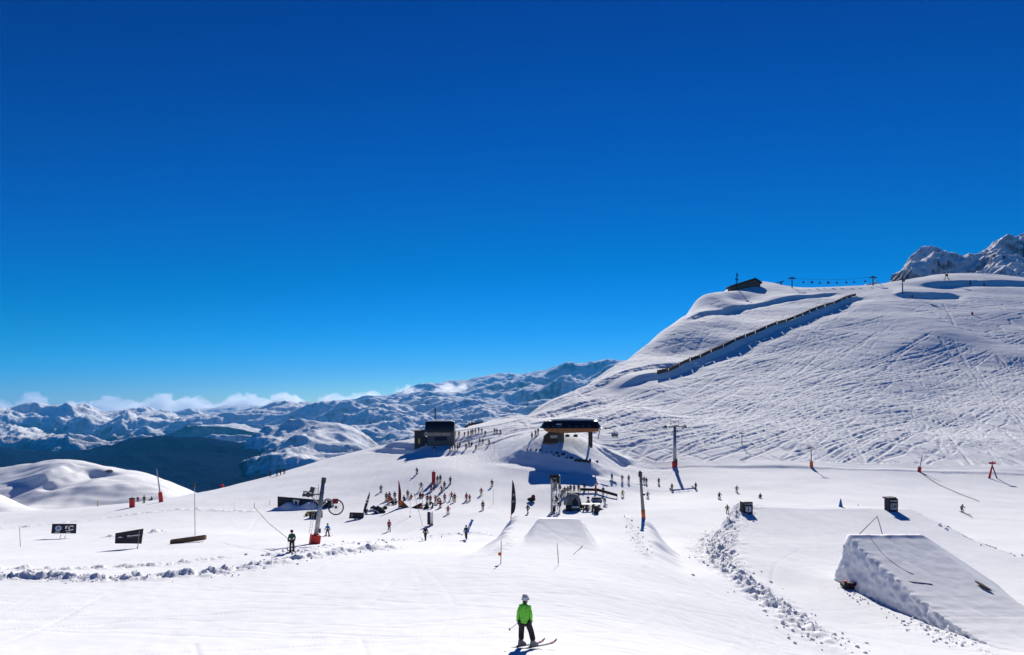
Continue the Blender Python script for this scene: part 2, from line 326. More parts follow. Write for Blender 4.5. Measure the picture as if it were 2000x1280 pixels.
TR += TB * (TR > -0.03); Zg += TR * np.maximum(slope, sstep(165, 175, Dg) * sstep(840, 900, PXg) * sstep(1350, 1300, PXg)) * (1 - 0.93 * smoothpiste) * (0.7 + 0.3 * sstep(0, 1, (PYg < 760 - 0.12 * (PXg - 1400)) * 1.0 * 0 + sstep(870, 740, PYg + 0.10 * (PXg - 1400)))) * (1 - 0.38 * sstep(850, 760, PYg) * sstep(1150, 1300, PXg))
Zg += slope * (1 - 0.9 * smoothpiste) * np.clip(-TR / 0.2, 0, 1) * 0.20 * (fbm(Xg / 1.1, Yg / 2.4, 2, 131) + 0.1) * sstep(195, 230, Dg)
# faint tracks on the pistes
TR[:] = 0; TB[:] = 0
for k in range(230):
    px = rr.uniform(-50, 2050); D0 = math.exp(rr.uniform(math.log(24), math.log(170))); x, y = W(px, D0); n = 160
    a = (rr.uniform(1.1, 2.0) * rr.choice([-1, 1])) if rr.random() < .7 else rr.uniform(-0.6, 0.6)
    a = a + 0.15 * np.sin(np.arange(n) * 0.04 + rr.uniform(0, 6)); st = 0.18 if D0 < 80 else 0.4
    xs = x + np.cumsum(np.sin(a)) * st; ys = y - np.cumsum(np.cos(a)) * st; ok = (ys > 16) & (ys < 185)
    if ok.sum() > 5: splat(xs[ok], ys[ok], rr.uniform(0.010, 0.030), 0.07 + 0.0015 * D0)
Zg += TR * (1 - slope)
PYf = H0 - Zg / Dg * F
# close the sheet: run it on under and behind the camera
nb = 14; Xb = []; Yb = []; Zb = []
for k in range(nb, 0, -1):
    yy = 14 - (k / nb) ** 1.3 * 60; Xb.append(Xg[0] * (1 + 0.5 * k / nb)); Yb.append(np.full(nc, yy))
    Zb.append(Zg[0] * (1 - k / nb) + (-5.2 - 0.004 * Xg[0] ** 2 * 0) * (k / nb) + 0.2 * pn(Xb[-1] / 9, Yb[-1] / 9, 140))
Xa = np.vstack([np.array(Xb), Xg]); Ya = np.vstack([np.array(Yb), Yg]); Za = np.vstack([np.array(Zb), Zg])
SNOW = snow_mat("snow_surface")
ground = tag(grid_mesh("ground", Xa, Ya, Za, SNOW), kind="structure")
# visible-surface lookup
YV = np.minimum.accumulate(PYf, axis=0)
def colint(A, px):
    c = float(colidx(np.array(float(px)))); i = int(math.floor(c)); i = max(0, min(nc - 2, i)); t = c - i
    return A[:, i] * (1 - t) + A[:, i + 1] * t
def gz(x, y):
    """ground height at a place"""
    px = x / y * F + 1000; zc = colint(Zg, px); r = float(np.interp(math.log(y), lnD, rowi)); r = max(0, min(len(lnD) - 2.001, r)); i = int(r); t = r - i
    return float(zc[i] * (1 - t) + zc[i + 1] * t)
def at(px, py, lo=15, hi=850):
    """the place on the snow seen at a photo pixel"""
    pc = colint(PYf, px); vm = np.minimum.accumulate(pc); vis = (pc <= vm + 0.6) & (Dg[:, 0] > lo) & (Dg[:, 0] < hi)
    e = np.where(vis, np.abs(pc - py), 1e9); i = int(np.argmin(e)); D = float(Dg[i, 0])
    x, y = W(px, D); return Vector((x, y, gz(x, y)))
# ================================================================ far mountains
def mountain_mat(name, tree_lo, tree_hi, haze=None, rockcov=0.35):
    m = bpy.data.materials.new(name); m.use_nodes = True; t = m.node_tree; b = t.nodes["Principled BSDF"]
    setin(b, "Roughness", 1.0); setin(b, "Specular IOR Level", 0.0)
    g = t.nodes.new("ShaderNodeNewGeometry"); sp = t.nodes.new("ShaderNodeSeparateXYZ"); t.links.new(g.outputs["Position"], sp.inputs[0])
    def noise(sc, det=8, rough=0.6):
        n = t.nodes.new("ShaderNodeTexNoise"); n.inputs["Scale"].default_value = sc; n.inputs["Detail"].default_value = det
        n.inputs["Roughness"].default_value = rough; t.links.new(g.outputs["Position"], n.inputs["Vector"]); return n
    def math_(op, a, bb=None, c=None):
        k = t.nodes.new("ShaderNodeMath"); k.operation = op
        for i, v in enumerate((a, bb, c)):
            if v is None: continue
            if isinstance(v, (int, float)): k.inputs[i].default_value = v
            else: t.links.new(v, k.inputs[i])
        return k.outputs[0]
    n1 = noise(0.0011, 10, 0.62); n2 = noise(0.012, 8, 0.7)
    # forest below the tree line, broken up
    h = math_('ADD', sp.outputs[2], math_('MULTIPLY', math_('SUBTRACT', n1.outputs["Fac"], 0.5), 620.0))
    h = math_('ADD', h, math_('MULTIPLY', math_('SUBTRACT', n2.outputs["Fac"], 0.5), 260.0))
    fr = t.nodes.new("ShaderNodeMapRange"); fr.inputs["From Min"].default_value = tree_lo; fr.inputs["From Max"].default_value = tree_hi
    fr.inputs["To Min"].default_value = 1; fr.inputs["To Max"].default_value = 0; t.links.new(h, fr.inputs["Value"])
    sn = t.nodes.new("ShaderNodeSeparateXYZ"); t.links.new(g.outputs["Normal"], sn.inputs[0])
    rk = t.nodes.new("ShaderNodeMapRange"); rk.inputs["From Min"].default_value = 0.80 - rockcov * 0.3; rk.inputs["From Max"].default_value = 0.58 - rockcov * 0.3
    t.links.new(math_('ADD', sn.outputs[2], math_('MULTIPLY', math_('SUBTRACT', n2.outputs["Fac"], 0.5), 0.35)), rk.inputs["Value"])
    def mix(f, a, bcol):
        k = t.nodes.new("ShaderNodeMix"); k.data_type = 'RGBA'; t.links.new(f, k.inputs["Factor"])
        for s_, v in ((6, a), (7, bcol)):
            if isinstance(v, tuple): k.inputs[s_].default_value = v
            else: t.links.new(v, k.inputs[s_])
        return k.outputs[2]
    c1 = mix(rk.outputs[0], (0.92, 0.925, 0.93, 1), (0.11, 0.11, 0.125, 1))
    c2 = mix(fr.outputs[0], c1, (0.008, 0.017, 0.055, 1)); t.links.new(c2, b.inputs["Base Color"])  # forest colour pushed to blue, so distance haze is painted into it
    bp = t.nodes.new("ShaderNodeBump"); bp.inputs["Strength"].default_value = 0.5; bp.inputs["Distance"].default_value = 25
    t.links.new(n2.outputs["Fac"], bp.inputs["Height"]); t.links.new(bp.outputs[0], b.inputs["Normal"])
    return m
def range_mesh(name, pts, c0_, c1_, D0, D1, cstep, dl_, amp, wl, seed, m, kind="structure", ax=1 / 260., ay=1 / 0.22, rough=1.0, gain=0.5, sharp=1.0):
    T = TPS(pts, ax, ay, 1e-3)
    cc = np.arange(c0_, c1_, cstep).astype(float); ll = np.arange(math.log(D0), math.log(D1), dl_)
    P, L = np.meshgrid(cc, ll); D = np.exp(L); X = (P - 1000) / F * D; Y = D
    py = T(P, D)
    wx = X + 0.25 * wl * pn(X / wl, Y / wl, seed + 40); wy = Y + 0.25 * wl * pn(X / wl, Y / wl, seed + 41)
    n = ridged(wx / wl, wy / wl, 8, seed, gain); n = n - n.mean()
    Z = -(py - H0) / F * D + amp * n * (rough + (0.62 - rough) * sstep(500, 1000, P) if rough < 1 else 1)
    return tag(grid_mesh(name, X, Y, Z, m), kind=kind), (cc, ll, Z, D)
M_far = mountain_mat("far_mountain_snow", -1500, -1200, rockcov=-0.3)
M_mid = mountain_mat("mid_mountain_snow", -620, -330, rockcov=0.0)
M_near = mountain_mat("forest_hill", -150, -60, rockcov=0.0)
M_dome = mountain_mat("dome_snow", -520, -330, rockcov=0.0)
# distant jagged peaks
far = []
for px, top in ((-700, 812), (-300, 814), (0, 814), (200, 813), (400, 806), (600, 795), (700, 785), (790, 772), (850, 760), (930, 752), (1010, 748), (1060, 742), (1110, 718), (1160, 724), (1190, 712), (1300, 715), (1700, 730), (2300, 770), (2800, 780)):
    far += [(px, top + 46, 9800), (px, top + 34, 12000), (px, top + 10, 16000), (px, top, 20000), (px, top + 20, 26000)]
range_mesh("mountain_range", far, -700, 2700, 9800, 25500, 1.9, 0.0034, 680, 6200, 200, M_far, ax=1 / 200., gain=0.55, rough=0.36)
mid = []
for px, a in ((-700, 0), (-300, 0), (0, 0), (200, -2), (400, 0), (600, -4), (800, -10), (1000, -10), (1300, -20), (2000, 0), (2600, 0)):
    mid += [(px, 905 + a, 6500), (px, 872 + a, 7800), (px, 834 + a, 9500), (px, 812 + a, 11500), (px, 830 + a, 15000)]
range_mesh("snow_hills", mid, -700, 2400, 6500, 14500, 1.9, 0.0032, 390, 3600, 230, M_mid, gain=0.51)
nr = []
for px, y6, y5, y3 in ((-700, 875, 900, 990), (-200, 872, 900, 990), (0, 870, 895, 990), (110, 872, 895, 985), (210, 866, 890, 985), (330, 856, 885, 990), (420, 860, 885, 990), (500, 868, 890, 980), (590, 870, 895, 960), (680, 872, 900, 965), (760, 880, 900, 965), (850, 900, 920, 980), (1000, 930, 950, 1000), (1500, 980, 990, 1050), (2400, 1000, 1010, 1080)):
    nr += [(px, y3 + 130, 1500), (px, y3, 2800), (px, y5, 4600), (px, y6, 5600), (px, y6 + 70, 7400)]
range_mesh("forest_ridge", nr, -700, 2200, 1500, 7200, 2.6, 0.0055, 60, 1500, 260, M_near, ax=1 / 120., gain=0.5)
dm = []
for px, y in ((380, 960), (430, 915), (480, 870), (530, 842), (590, 832), (640, 838), (700, 852), (740, 880), (790, 905), (850, 950)):
    dm += [(px, y + 120, 3300), (px, y + 55, 4000), (px, y + 14, 4700), (px, y, 5200), (px, y + 60, 6200)]
range_mesh("snow_dome", dm, 380, 860, 3300, 6200, 1.9, 0.004, 95, 1000, 275, M_dome, ax=1 / 90., gain=0.47)
sp = []
for px, y in ((500, 930), (640, 905), (740, 880), (830, 822), (880, 812), (930, 832), (1000, 815), (1070, 795), (1150, 785), (1300, 800), (1700, 860)):
    sp += [(px, y + 110, 6500), (px, y + 45, 8500), (px, y, 11000), (px, y + 40, 13500)]
range_mesh("mountain_spur", sp, 500, 1700, 6500, 13500, 1.9, 0.0032, 400, 3000, 290, M_mid, ax=1 / 110., gain=0.52)
M_rock = mountain_mat("rocky_peak_snow", -5000, -4900, rockcov=0.45)
pk = []
for px, y in ((1660, 590), (1715, 560), (1750, 542), (1768, 512), (1785, 500), (1820, 497), (1850, 503), (1880, 504), (1910, 498), (1935, 482), (1955, 466), (1980, 461), (2010, 464), (2080, 470), (2200, 500), (2400, 560)):
    pk += [(px, y + 150, 1000), (px, y + 70, 1200), (px, y + 26, 1370), (px, y, 1480), (px, y + 60, 1750)]
range_mesh("rocky_peak", pk, 1660, 2400, 1000, 1750, 1.3, 0.0022, 30, 150, 320, M_rock, ax=1 / 40., ay=1 / 0.1, gain=0.5)
# ---------------------------------------------------------------- the blue air
hz = bpy.data.meshes.new("haze"); bm = bmesh.new(); bmesh.ops.create_cube(bm, size=1); bm.to_mesh(hz); bm.free()
ho = bpy.data.objects.new("haze", hz); COL.objects.link(ho); ztop = max(max(o_.bound_box, key=lambda q: q[2])[2] for o_ in COL.objects if o_.type == "MESH" and o_ is not ho) + 30; ho.scale = (110000, 32000, ztop + 3200); ho.location = (0, 11500, (ztop - 3200) / 2)
ho["kind"] = "stuff"
hm = bpy.data.materials.new("haze"); hm.use_nodes = True; ht = hm.node_tree
ht.nodes.remove(ht.nodes["Principled BSDF"]); pv = ht.nodes.new("ShaderNodeVolumePrincipled")
pv.inputs["Color"].default_value = (0.035, 0.46, 1.0, 1); pv.inputs["Density"].default_value = 2.4e-5; pv.inputs["Anisotropy"].default_value = 0.0
ht.links.new(pv.outputs[0], ht.nodes["Material Output"].inputs["Volume"]); hz.materials.append(hm)
# ================================================================ mesh kit
class MB:
    def __init__(s): s.v = []; s.f = []
    def add(s, vs, fs, M=None):
        o = len(s.v); s.v += [tuple(M @ Vector(p)) if M else tuple(p) for p in vs]; s.f += [tuple(i + o for i in f) for f in fs]; return s
    def box(s, c, d, rz=0, M=None, rx=0, ry=0):
        x, y, z = d[0] / 2, d[1] / 2, d[2] / 2
        T = Matrix.Translation(c) @ Euler((rx, ry, rz)).to_matrix().to_4x4(); T = M @ T if M else T
        return s.add([(-x, -y, -z), (x, -y, -z), (x, y, -z), (-x, y, -z), (-x, -y, z), (x, -y, z), (x, y, z), (-x, y, z)],
                     [(0, 3, 2, 1), (4, 5, 6, 7), (0, 1, 5, 4), (1, 2, 6, 5), (2, 3, 7, 6), (3, 0, 4, 7)], T)
    def tube(s, p, q, r0, r1=None, n=10, cap=True):
        r1 = r0 if r1 is None else r1; p, q = Vector(p), Vector(q); d = (q - p).normalized()
        a = d.orthogonal().normalized(); b = d.cross(a); vs = []
        for c, r in ((p, r0), (q, r1)):
            for k in range(n): t = 2 * math.pi * k / n; vs.append(c + (a * math.cos(t) + b * math.sin(t)) * r)
        fs = [(k, (k + 1) % n, n + (k + 1) % n, n + k) for k in range(n)]
        if cap: fs += [tuple(range(n - 1, -1, -1)), tuple(range(n, 2 * n))]
        return s.add(vs, fs)
    def path(s, pts, r, n=8):
        for a, b in zip(pts[:-1], pts[1:]): s.tube(a, b, r, r, n)
        return s
    def ball(s, c, r, n=12, m=8, sq=(1, 1, 1), jit=0, seed=0):
        rg = random.Random(seed); vs = []; fs = []
        for i in range(m + 1):
            for k in range(n):
                t = math.pi * i / m; u = 2 * math.pi * k / n; j = 1 + jit * (rg.random() - .5)
                vs.append((c[0] + r * sq[0] * math.sin(t) * math.cos(u) * j, c[1] + r * sq[1] * math.sin(t) * math.sin(u) * j, c[2] + r * sq[2] * math.cos(t) * j))
        for i in range(m):
            for k in range(n): fs.append((i * n + k, (i + 1) * n + k, (i + 1) * n + (k + 1) % n, i * n + (k + 1) % n))
        return s.add(vs, fs)
    def prism(s, poly, thick, M=None):
        """polygon in local xz, given thickness along y, centred"""
        n = len(poly); vs = [(x, -thick / 2, z) for x, z in poly] + [(x, thick / 2, z) for x, z in poly]
        return s.add(vs, [tuple(range(n)), tuple(range(2 * n - 1, n - 1, -1))] + [(k, n + k, n + (k + 1) % n, (k + 1) % n) for k in range(n)], M)
    def torus(s, c, R, r, axis='y', n=24, m=6):
        vs = []; fs = []
        for i in range(n):
            t = 2 * math.pi * i / n
            for k in range(m):
                u = 2 * math.pi * k / m; a = (R + r * math.cos(u)) * math.cos(t); b = (R + r * math.cos(u)) * math.sin(t); h = r * math.sin(u)
                vs.append((c[0] + a, c[1] + h, c[2] + b) if axis == 'y' else (c[0] + h, c[1] + a, c[2] + b) if axis == 'x' else (c[0] + a, c[1] + b, c[2] + h))
        for i in range(n):
            for k in range(m): fs.append((i * m + k, ((i + 1) % n) * m + k, ((i + 1) % n) * m + (k + 1) % m, i * m + (k + 1) % m))
        return s.add(vs, fs)
    def mesh(s, name, m=None, smooth=False):
        me = bpy.data.meshes.new(name); me.from_pydata(s.v, [], s.f); bm = bmesh.new(); bm.from_mesh(me)
        bmesh.ops.recalc_face_normals(bm, faces=bm.faces); bm.to_mesh(me); bm.free()
        if m: me.materials.append(m)
        if smooth: me.polygons.foreach_set("use_smooth", [True] * len(me.polygons))
        return me
    def build(s, name, m, parent=None, smooth=False, bevel=0):
        o = bpy.data.objects.new(name, s.mesh(name, m, smooth)); COL.objects.link(o)
        if bevel:
            b = o.modifiers.new("bevel", 'BEVEL'); b.width = bevel; b.segments = 2; b.limit_method = 'ANGLE'
        if parent: o.parent = parent
        return o
def thing(name, label, cat, loc, rz=0, group=None, rx=0, ry=0):
    o = bpy.data.objects.new(name, None); COL.objects.link(o); o.location = loc; o.rotation_euler = (rx, ry, rz)
    o.empty_display_size = 0.3; return tag(o, label, cat, group)
def copy_tree(o, parent=None):
    c = o.copy(); COL.objects.link(c); c.parent = parent
    for ch in list(o.children): copy_tree(ch, c)
    return c
def text_mesh(name, txt, size, m, parent, loc, rot=(math.radians(90), 0, 0), depth=0.01, bold=0.0):
    cu = bpy.data.curves.new(name, 'FONT'); cu.body = txt; cu.size = size; cu.extrude = depth; cu.offset = bold; cu.align_x = 'CENTER'; cu.align_y = 'CENTER'
    cu.resolution_u = 2; o = bpy.data.objects.new(name, cu); COL.objects.link(o)
    dg = bpy.context.evaluated_depsgraph_get(); dg.update(); me = bpy.data.meshes.new_from_object(o.evaluated_get(dg)); bpy.data.objects.remove(o); bpy.data.curves.remove(cu)
    me.materials.clear(); me.materials.append(m); p = bpy.data.objects.new(name, me); COL.objects.link(p); p.parent = parent; p.location = loc; p.rotation_euler = rot; return p
K = dict(black=mat("black_fabric", (0.012, 0.012, 0.016), 0.8), dark=mat("charcoal_fabric", (0.03, 0.03, 0.038), 0.8), navy=mat("navy_fabric", (0.015, 0.022, 0.06), 0.8),
    red=mat("red_fabric", (0.42, 0.012, 0.02), 0.75), maroon=mat("maroon_fabric", (0.14, 0.008, 0.018), 0.8), orange=mat("orange_fabric", (0.60, 0.10, 0.015), 0.75),
    blue=mat("blue_fabric", (0.01, 0.11, 0.42), 0.75), grey=mat("grey_fabric", (0.16, 0.17, 0.19), 0.8), green=mat("dark_green_fabric", (0.01, 0.07, 0.035), 0.8),
    olive=mat("olive_fabric", (0.06, 0.07, 0.03), 0.8), yellow=mat("yellow_fabric", (0.55, 0.42, 0.06), 0.8), pale=mat("pale_fabric", (0.5, 0.5, 0.53), 0.8),
    skin=mat("skin", (0.45, 0.24, 0.16), 0.6), steel=mat("galvanised_steel", (0.30, 0.31, 0.33), 0.45, 0.7, 0.2, 3), dsteel=mat("dark_steel", (0.035, 0.038, 0.045), 0.5, 0.4),
    redpad=mat("red_padding", (0.55, 0.02, 0.018), 0.6, bump=0.3), orpad=mat("orange_padding", (0.75, 0.16, 0.02), 0.6), white=mat("white_paint", (0.75, 0.76, 0.78), 0.5),
    sign=mat("black_sign_cloth", (0.010, 0.010, 0.020), 0.65), wood=mat("weathered_wood", (0.16, 0.085, 0.045), 0.8, var=0.35, scale=2.5), dwood=mat("dark_wood", (0.055, 0.035, 0.025), 0.8, var=0.3),
    cladding=mat("dark_metal_cladding", (0.012, 0.014, 0.026), 0.4, 0.3, 0.15, 1.2), beam=mat("larch_beam", (0.36, 0.13, 0.035), 0.6, var=0.3, scale=1.5), stone=mat("stone", (0.16, 0.13, 0.11), 0.9, var=0.5, scale=1.2, bump=0.6),
    glass=mat("dark_glass", (0.05, 0.07, 0.09), 0.1, spec=0.8), conc=mat("concrete", (0.10, 0.10, 0.10), 0.8, var=0.3), roofsnow=SNOW, emblem=mat("white_print", (0.6, 0.62, 0.66), 0.6),
    cyan=mat("blue_print", (0.05, 0.22, 0.5), 0.6), pole=mat("bamboo_pole", (0.22, 0.18, 0.15), 0.7), cable=mat("steel_cable", (0.03, 0.03, 0.035), 0.9, 0.0, spec=0.05), rub=mat("rubber", (0.02, 0.02, 0.02), 0.8),
    skired=mat("red_ski_top", (0.5, 0.05, 0.06), 0.4), plastic=mat("blue_plastic", (0.01, 0.10, 0.45), 0.5))
# ================================================================ snow kicker, a built ramp on the right
def kicker():
    D = 63.0; z0 = Zof(1141, D); L = 21.0; Wd = 7.0; H = Zof(1047, D) - z0; nA, nW = 150, 64
    xl = (1658 - 1000) / F * D; ux, uy = -0.035, -1.0
    V = []; 
    for i in range(nA):
        a = L * (i / (nA - 1)); t = 1 - a / L; cx = xl + ux * a; cy = D + uy * a
        g0 = gz(cx, max(cy, 20)); g1 = gz(cx + Wd, max(cy, 20)); row = []
        top = max(g0, g1) * 0 + (z0 + H * (0.30 * t + 0.70 * t ** 1.35)) * 1.0 + (min(g0, g1) - z0) * (1 - t) * 1.0
        lip = 0.10 * math.exp(-(a / 0.35) ** 2)
        for k in range(nW + 1):
            s = k / nW
            if s < 0.32:                                    # left wall, leaning in, cut in layers
                q = s / 0.32; h = max(0.0, top - g0 + 0.7); z = g0 - 0.7 + q * h; off = -(1 - q) * 0.28 * h
                n = float(0.20 * fbm(np.array(a / 0.9 + z * 0.8), np.array(z / 0.55), 4, 151)) * min(1, h) + 0.14 * float(pn(np.array((z + 0.42 * a) * 0.9), np.array(a * 0.12), 153)) * min(1, h / 2)
                row.append((cx + off + n, cy + 0.3 * n, z))
            elif s <= 0.80:
                q = (s - 0.32) / 0.48; x = cx + q * Wd * (1 + 0.02 * (1 - t)); e = min(q, 1 - q)
                ed = (0.10 * float(fbm(np.array(x * 1.4), np.array(cy * 1.4), 3, 155))) * math.exp(-(q / 0.05) ** 2) * (a > 0.5)
                row.append((x, cy, top + lip + ed - 0.15 * math.exp(-(e / 0.012) ** 2) + 0.03 * float(fbm(np.array(x * 2), np.array(cy * 0.7), 3, 158)) - 0.05 * math.exp(-((q - 0.45 - 0.04 * math.sin(a)) / 0.05) ** 2)))
            else:
                q = (s - 0.80) / 0.20; xx = cx + Wd * (1 + 0.02 * (1 - t)); h = max(0.0, top - g1 + 0.7); z = top - q * h
                row.append((xx + q * 1.5 * h, cy, z))
        V.append(row)
    back = [(x, y + 0.02, min(z, gz(x, y + 0.5) - 0.5)) for x, y, z in V[0]]
    lipb = [(x, y + 0.45, z - 0.03) for x, y, z in V[0]]; low = [(x, y + 1.4, min(z, z0 - 1.6)) for x, y, z in V[0]]
    A = np.array([low, lipb] + V); o = grid_mesh("snow_kicker", A[:, :, 0], A[:, :, 1], A[:, :, 2], SNOW)
    return tag(o, "tall built snow kicker with a sharp lip and a rough cut left wall", "ski jump")
kicker()
# ================================================================ lift stations and huts
def station():
    p = at(1105, 861, 150, 215); t = thing("chairlift_station", "open chairlift station with black canopy and orange timber beam on posts", "lift station", (p.x, p.y, p.z), 0.0)
    Lx = 16.0; s = p.y / F                             # metres per photo pixel there
    def X(px): return (px - 1000) * s - p.x
    def Zp(py): return -(py - H0) * s - p.z
    x0, x1 = X(1055), X(1173); zt, zb = Zp(821), Zp(836)
    # canopy: long hipped shell
    c = MB(); prof = [(-3.4, zb), (-3.2, zb + .35), (-1.9, zt - .15), (-1.3, zt), (1.3, zt), (1.9, zt - .15), (3.2, zb + .35), (3.4, zb)]
    nx = 14; vs = []; 
    for i in range(nx + 1):
        u = i / nx; x = x0 + (x1 - x0) * u; sc = min(1, (x - x0) / 1.25 + 0.02, (x1 - x) / 0.9 + 0.1)
        vs += [(x, y * (0.86 + 0.14 * sc), zb + (z - zb) * sc) for y, z in prof]
    n = len(prof); fs = [(i * n + k, i * n + k + 1, (i + 1) * n + k + 1, (i + 1) * n + k) for i in range(nx) for k in range(n - 1)]
    fs += [tuple(range(n)), tuple(nx * n + k for k in range(n - 1, -1, -1))] + [(i * n, (i + 1) * n, (i + 1) * n + n - 1, i * n + n - 1) for i in range(nx)]
    c.add(vs, fs); can = c.build("canopy", K['cladding'], t)
    sn = MB(); sn.prism([(x0 + 1.8, zt + .004), (x1 - 1.4, zt + .004), (x1 - 1.9, zt + .32), (x1 - 5, zt + .5), (x0 + 6, zt + .46), (x0 + 3, zt + .26)], 2.3); sn.build("roof_snow", SNOW, t, bevel=0.12)
    for k, px in enumerate((1069, 1079, 1091, 1110, 1123, 1136, 1148)):
        MB().box((X(px), -3.26, zb + .5), (0.55 if k not in (2,) else 1.6, 0.12, 0.34), rx=-0.35).build("skylight", K['glass'], can)
    MB().prism([(-.7, -.14), (.7, -.14), (.62, .0), (.7, .14), (-.55, .14), (-.7, 0)], .04, Matrix.Translation((X(1090), -2.82, zb + 1.05)) @ Matrix.Rotation(math.radians(-28), 4, 'X')).build("emblem", K['emblem'], can)
    b = MB(); b.prism([(x0 + .6, zb - .02), (x1 - .8, zb - .02), (x1 - .8, zb - .85), (x0 + 8.2, zb - 1.2), (x0 + 5.2, zb - 1.25), (x0 + 1.6, zb - .9)], 0.35, Matrix.Translation((0, -2.6, 0)))
    b.prism([(x0 + .6, zb - .02), (x1 - .8, zb - .02), (x1 - .8, zb - .85), (x0 + 1.6, zb - 1.0)], 0.35, Matrix.Translation((0, 2.6, 0))); b.build("timber_beam", K['beam'], t)
    MB().box(((x0 + x1) / 2, 0, zb - .25), (x1 - x0 - 2.4, 4.8, .3)).build("soffit", K['dwood'], t)
    for px, y, w_ in ((1153, -2.4, .55), (1153, 2.4, .5)):
        MB().box((X(px), y, zb / 2 - .9), (w_, .5, zb - .5 + 1.8)).build("post", K['dwood'], t)
    MB().tube((X(1171), -1.2, zb - .2), (X(1167), -1.0, Zp(858)), .12).build("post", K['steel'], t)
    MB().box((X(1095), 0, zb / 2 - .9), (1.7, 1.7, zb + 1.4)).build("concrete_pier", K['conc'], t)
    cb = MB(); cb.prism([(X(1062), -1.0), (X(1088), -1.0), (X(1089), zb - 1.0), (X(1074), zb - .9), (X(1062), zb - 2.2)], 3.4); cb.build("control_cabin", K['dwood'], t)
    MB().box((X(1081), -1.74, 1.3), (1.9, .06, .8)).build("window", K['glass'], t)
    dk = MB(); dk.box((X(1072), -.3, -.35), (3.2, 4.2, .5)); dk.build("deck", K['wood'], t)
    wl = MB()
    for r in (2.1, ): wl.torus((X(1130), 0, zb - .45), r, .12, 'z')
    wl.box((X(1130), 0, zb - .45), (4.0, .2, .15)).box((X(1130), 0, zb - .45), (.2, 4.0, .15)); wl.build("bull_wheel", K['dsteel'], t)
    for px in (1108, 1124): 
        ch = MB(); ch.box((X(px), -.5, zb - 2.3), (1.1, .5, .12)).box((X(px), -.2, zb - 2.0), (1.1, .1, .55)).tube((X(px), -.2, zb - 1.8), (X(px), -.2, zb - .5), .05); ch.build("chair", K['dsteel'], t)
    rl = MB(); rl.tube((X(1173), -1.5, zb + .1), (X(1197), -1.5, zb - .25), .09).box((X(1185), -1.5, zb + .05), (1.6, .4, .35)); rl.build("cable_guide", K['dsteel'], t)
    # the chair just outside
    c2 = thing("lift_chair", "empty chairlift chair hanging just outside the station's right end", "chairlift chair", (p.x + X(1199), p.y - 1.5, p.z + Zp(855)))
    hg = Zp(838) - Zp(855)
    MB().tube((0, 0, hg), (-.1, 0, hg - .9), .06).tube((-.1, 0, hg - .9), (-.1, 0, 1.0), .05).build("hanger", K['dsteel'], c2)
    m = MB(); m.torus((0, 0, .85), .85, .055, 'y', 20); m.build("frame", K['dsteel'], c2)
    MB().box((0, -.25, .35), (1.5, .55, .12)).build("seat", K['grey'], c2); MB().box((0, .05, .75), (1.5, .1, .6)).build("backrest", K['grey'], c2)
station()
def black_hut():
    p = at(852, 866, 150, 230); s = p.y / F; t = thing("mountain_hut", "black barrel-roofed lift building with a snowy top at the crest", "building", (p.x, p.y, p.z), 0.04)
    def X(px): return (px - 1000) * s - p.x
    def Zp(py): return -(py - H0) * s - p.z
    x0, x1 = X(832), X(888); zt, zm = Zp(823), Zp(843); zl = Zp(868)
    n = 12; poly = [(-3.2, zm)] + [(-3.2 + 1.6 * (1 - math.cos(a)), zm + (zt - zm) * math.sin(a)) for a in [math.pi / 2 * k / 8 for k in range(1, 9)]] + [(1.6 + 1.6 * math.sin(a), zm + (zt - zm) * math.cos(a)) for a in [math.pi / 2 * k / 8 for k in range(0, 9)]]
    sh = MB(); sh.prism(poly, x1 - x0, Matrix.Translation(((x0 + x1) / 2, 0, 0)) @ Matrix.Rotation(math.pi / 2, 4, 'Z')); sh.build("roof_shell", K['cladding'], t, bevel=0.1)
    MB().prism([(x0 + .5, zt + .004), (x1 - .5, zt + .004), (x1 - 1.0, zt + .3), (x0 + 2.5, zt + .36), (x0 + 1.2, zt + .2)], 3.6, Matrix.Translation((0, 0, 0))).build("roof_snow", SNOW, t, bevel=0.08)
    MB().box(((x0 + x1) / 2 + .3, .2, (zm - .02) / 2 - .75), (x1 - x0 - .4, 5.2, zm + 1.5)).build("wall", K['conc'], t)
    for px, w_ in ((838, 2.6), (855, 2.4), (872, 2.6)):
        MB().box((X(px), -2.42, zm - .75), (w_, .06, .9)).build("window", K['glass'], t)
    MB().box((X(862), -2.43, zm - 2.0), (3.6, .05, 1.2)).build("blue_panel", K['navy'], t)
    MB().box((X(833), -2.43, 1.0), (.9, .06, 2.0)).build("door", K['dark'], t)
    an = MB(); an.box((X(821), 0, Zp(842) / 2 - .8), (X(832) - X(812) , 4.4, Zp(842) + 1.6)); an.build("side_annex", K['cladding'], t)
    MB().box((X(821), -.2, Zp(841)), (X(833) - X(810), 5.2, .28)).build("annex_roof", K['dark'], t)
    MB().box((X(828), 0, Zp(841) + .3), (1.3, 4.0, .3)).build("roof_snow", SNOW, t, bevel=0.08)
    MB().box((X(820), -2.26, Zp(861)), (.55, .08, 1.5)).build("yellow_doorway", K['yellow'], t)  # flat yellow doorway panel, no lamp behind it
    m = thing("radio_mast", "dark mast rising behind the black barrel-roofed building", "mast", (p.x + X(847.5), p.y + 4.2, p.z - .5))
    hh = Zp(796) + .5; b = MB(); b.tube((0, 0, 0), (-.12, 0, hh), .26, .18); b.build("pole", K['dsteel'], m)
    [MB().box((.0, 0, hh * f), (.75, .12, .1)).build("crossbar", K['dsteel'], m) for f in (.55, .7, .82, .93)]
black_hut()
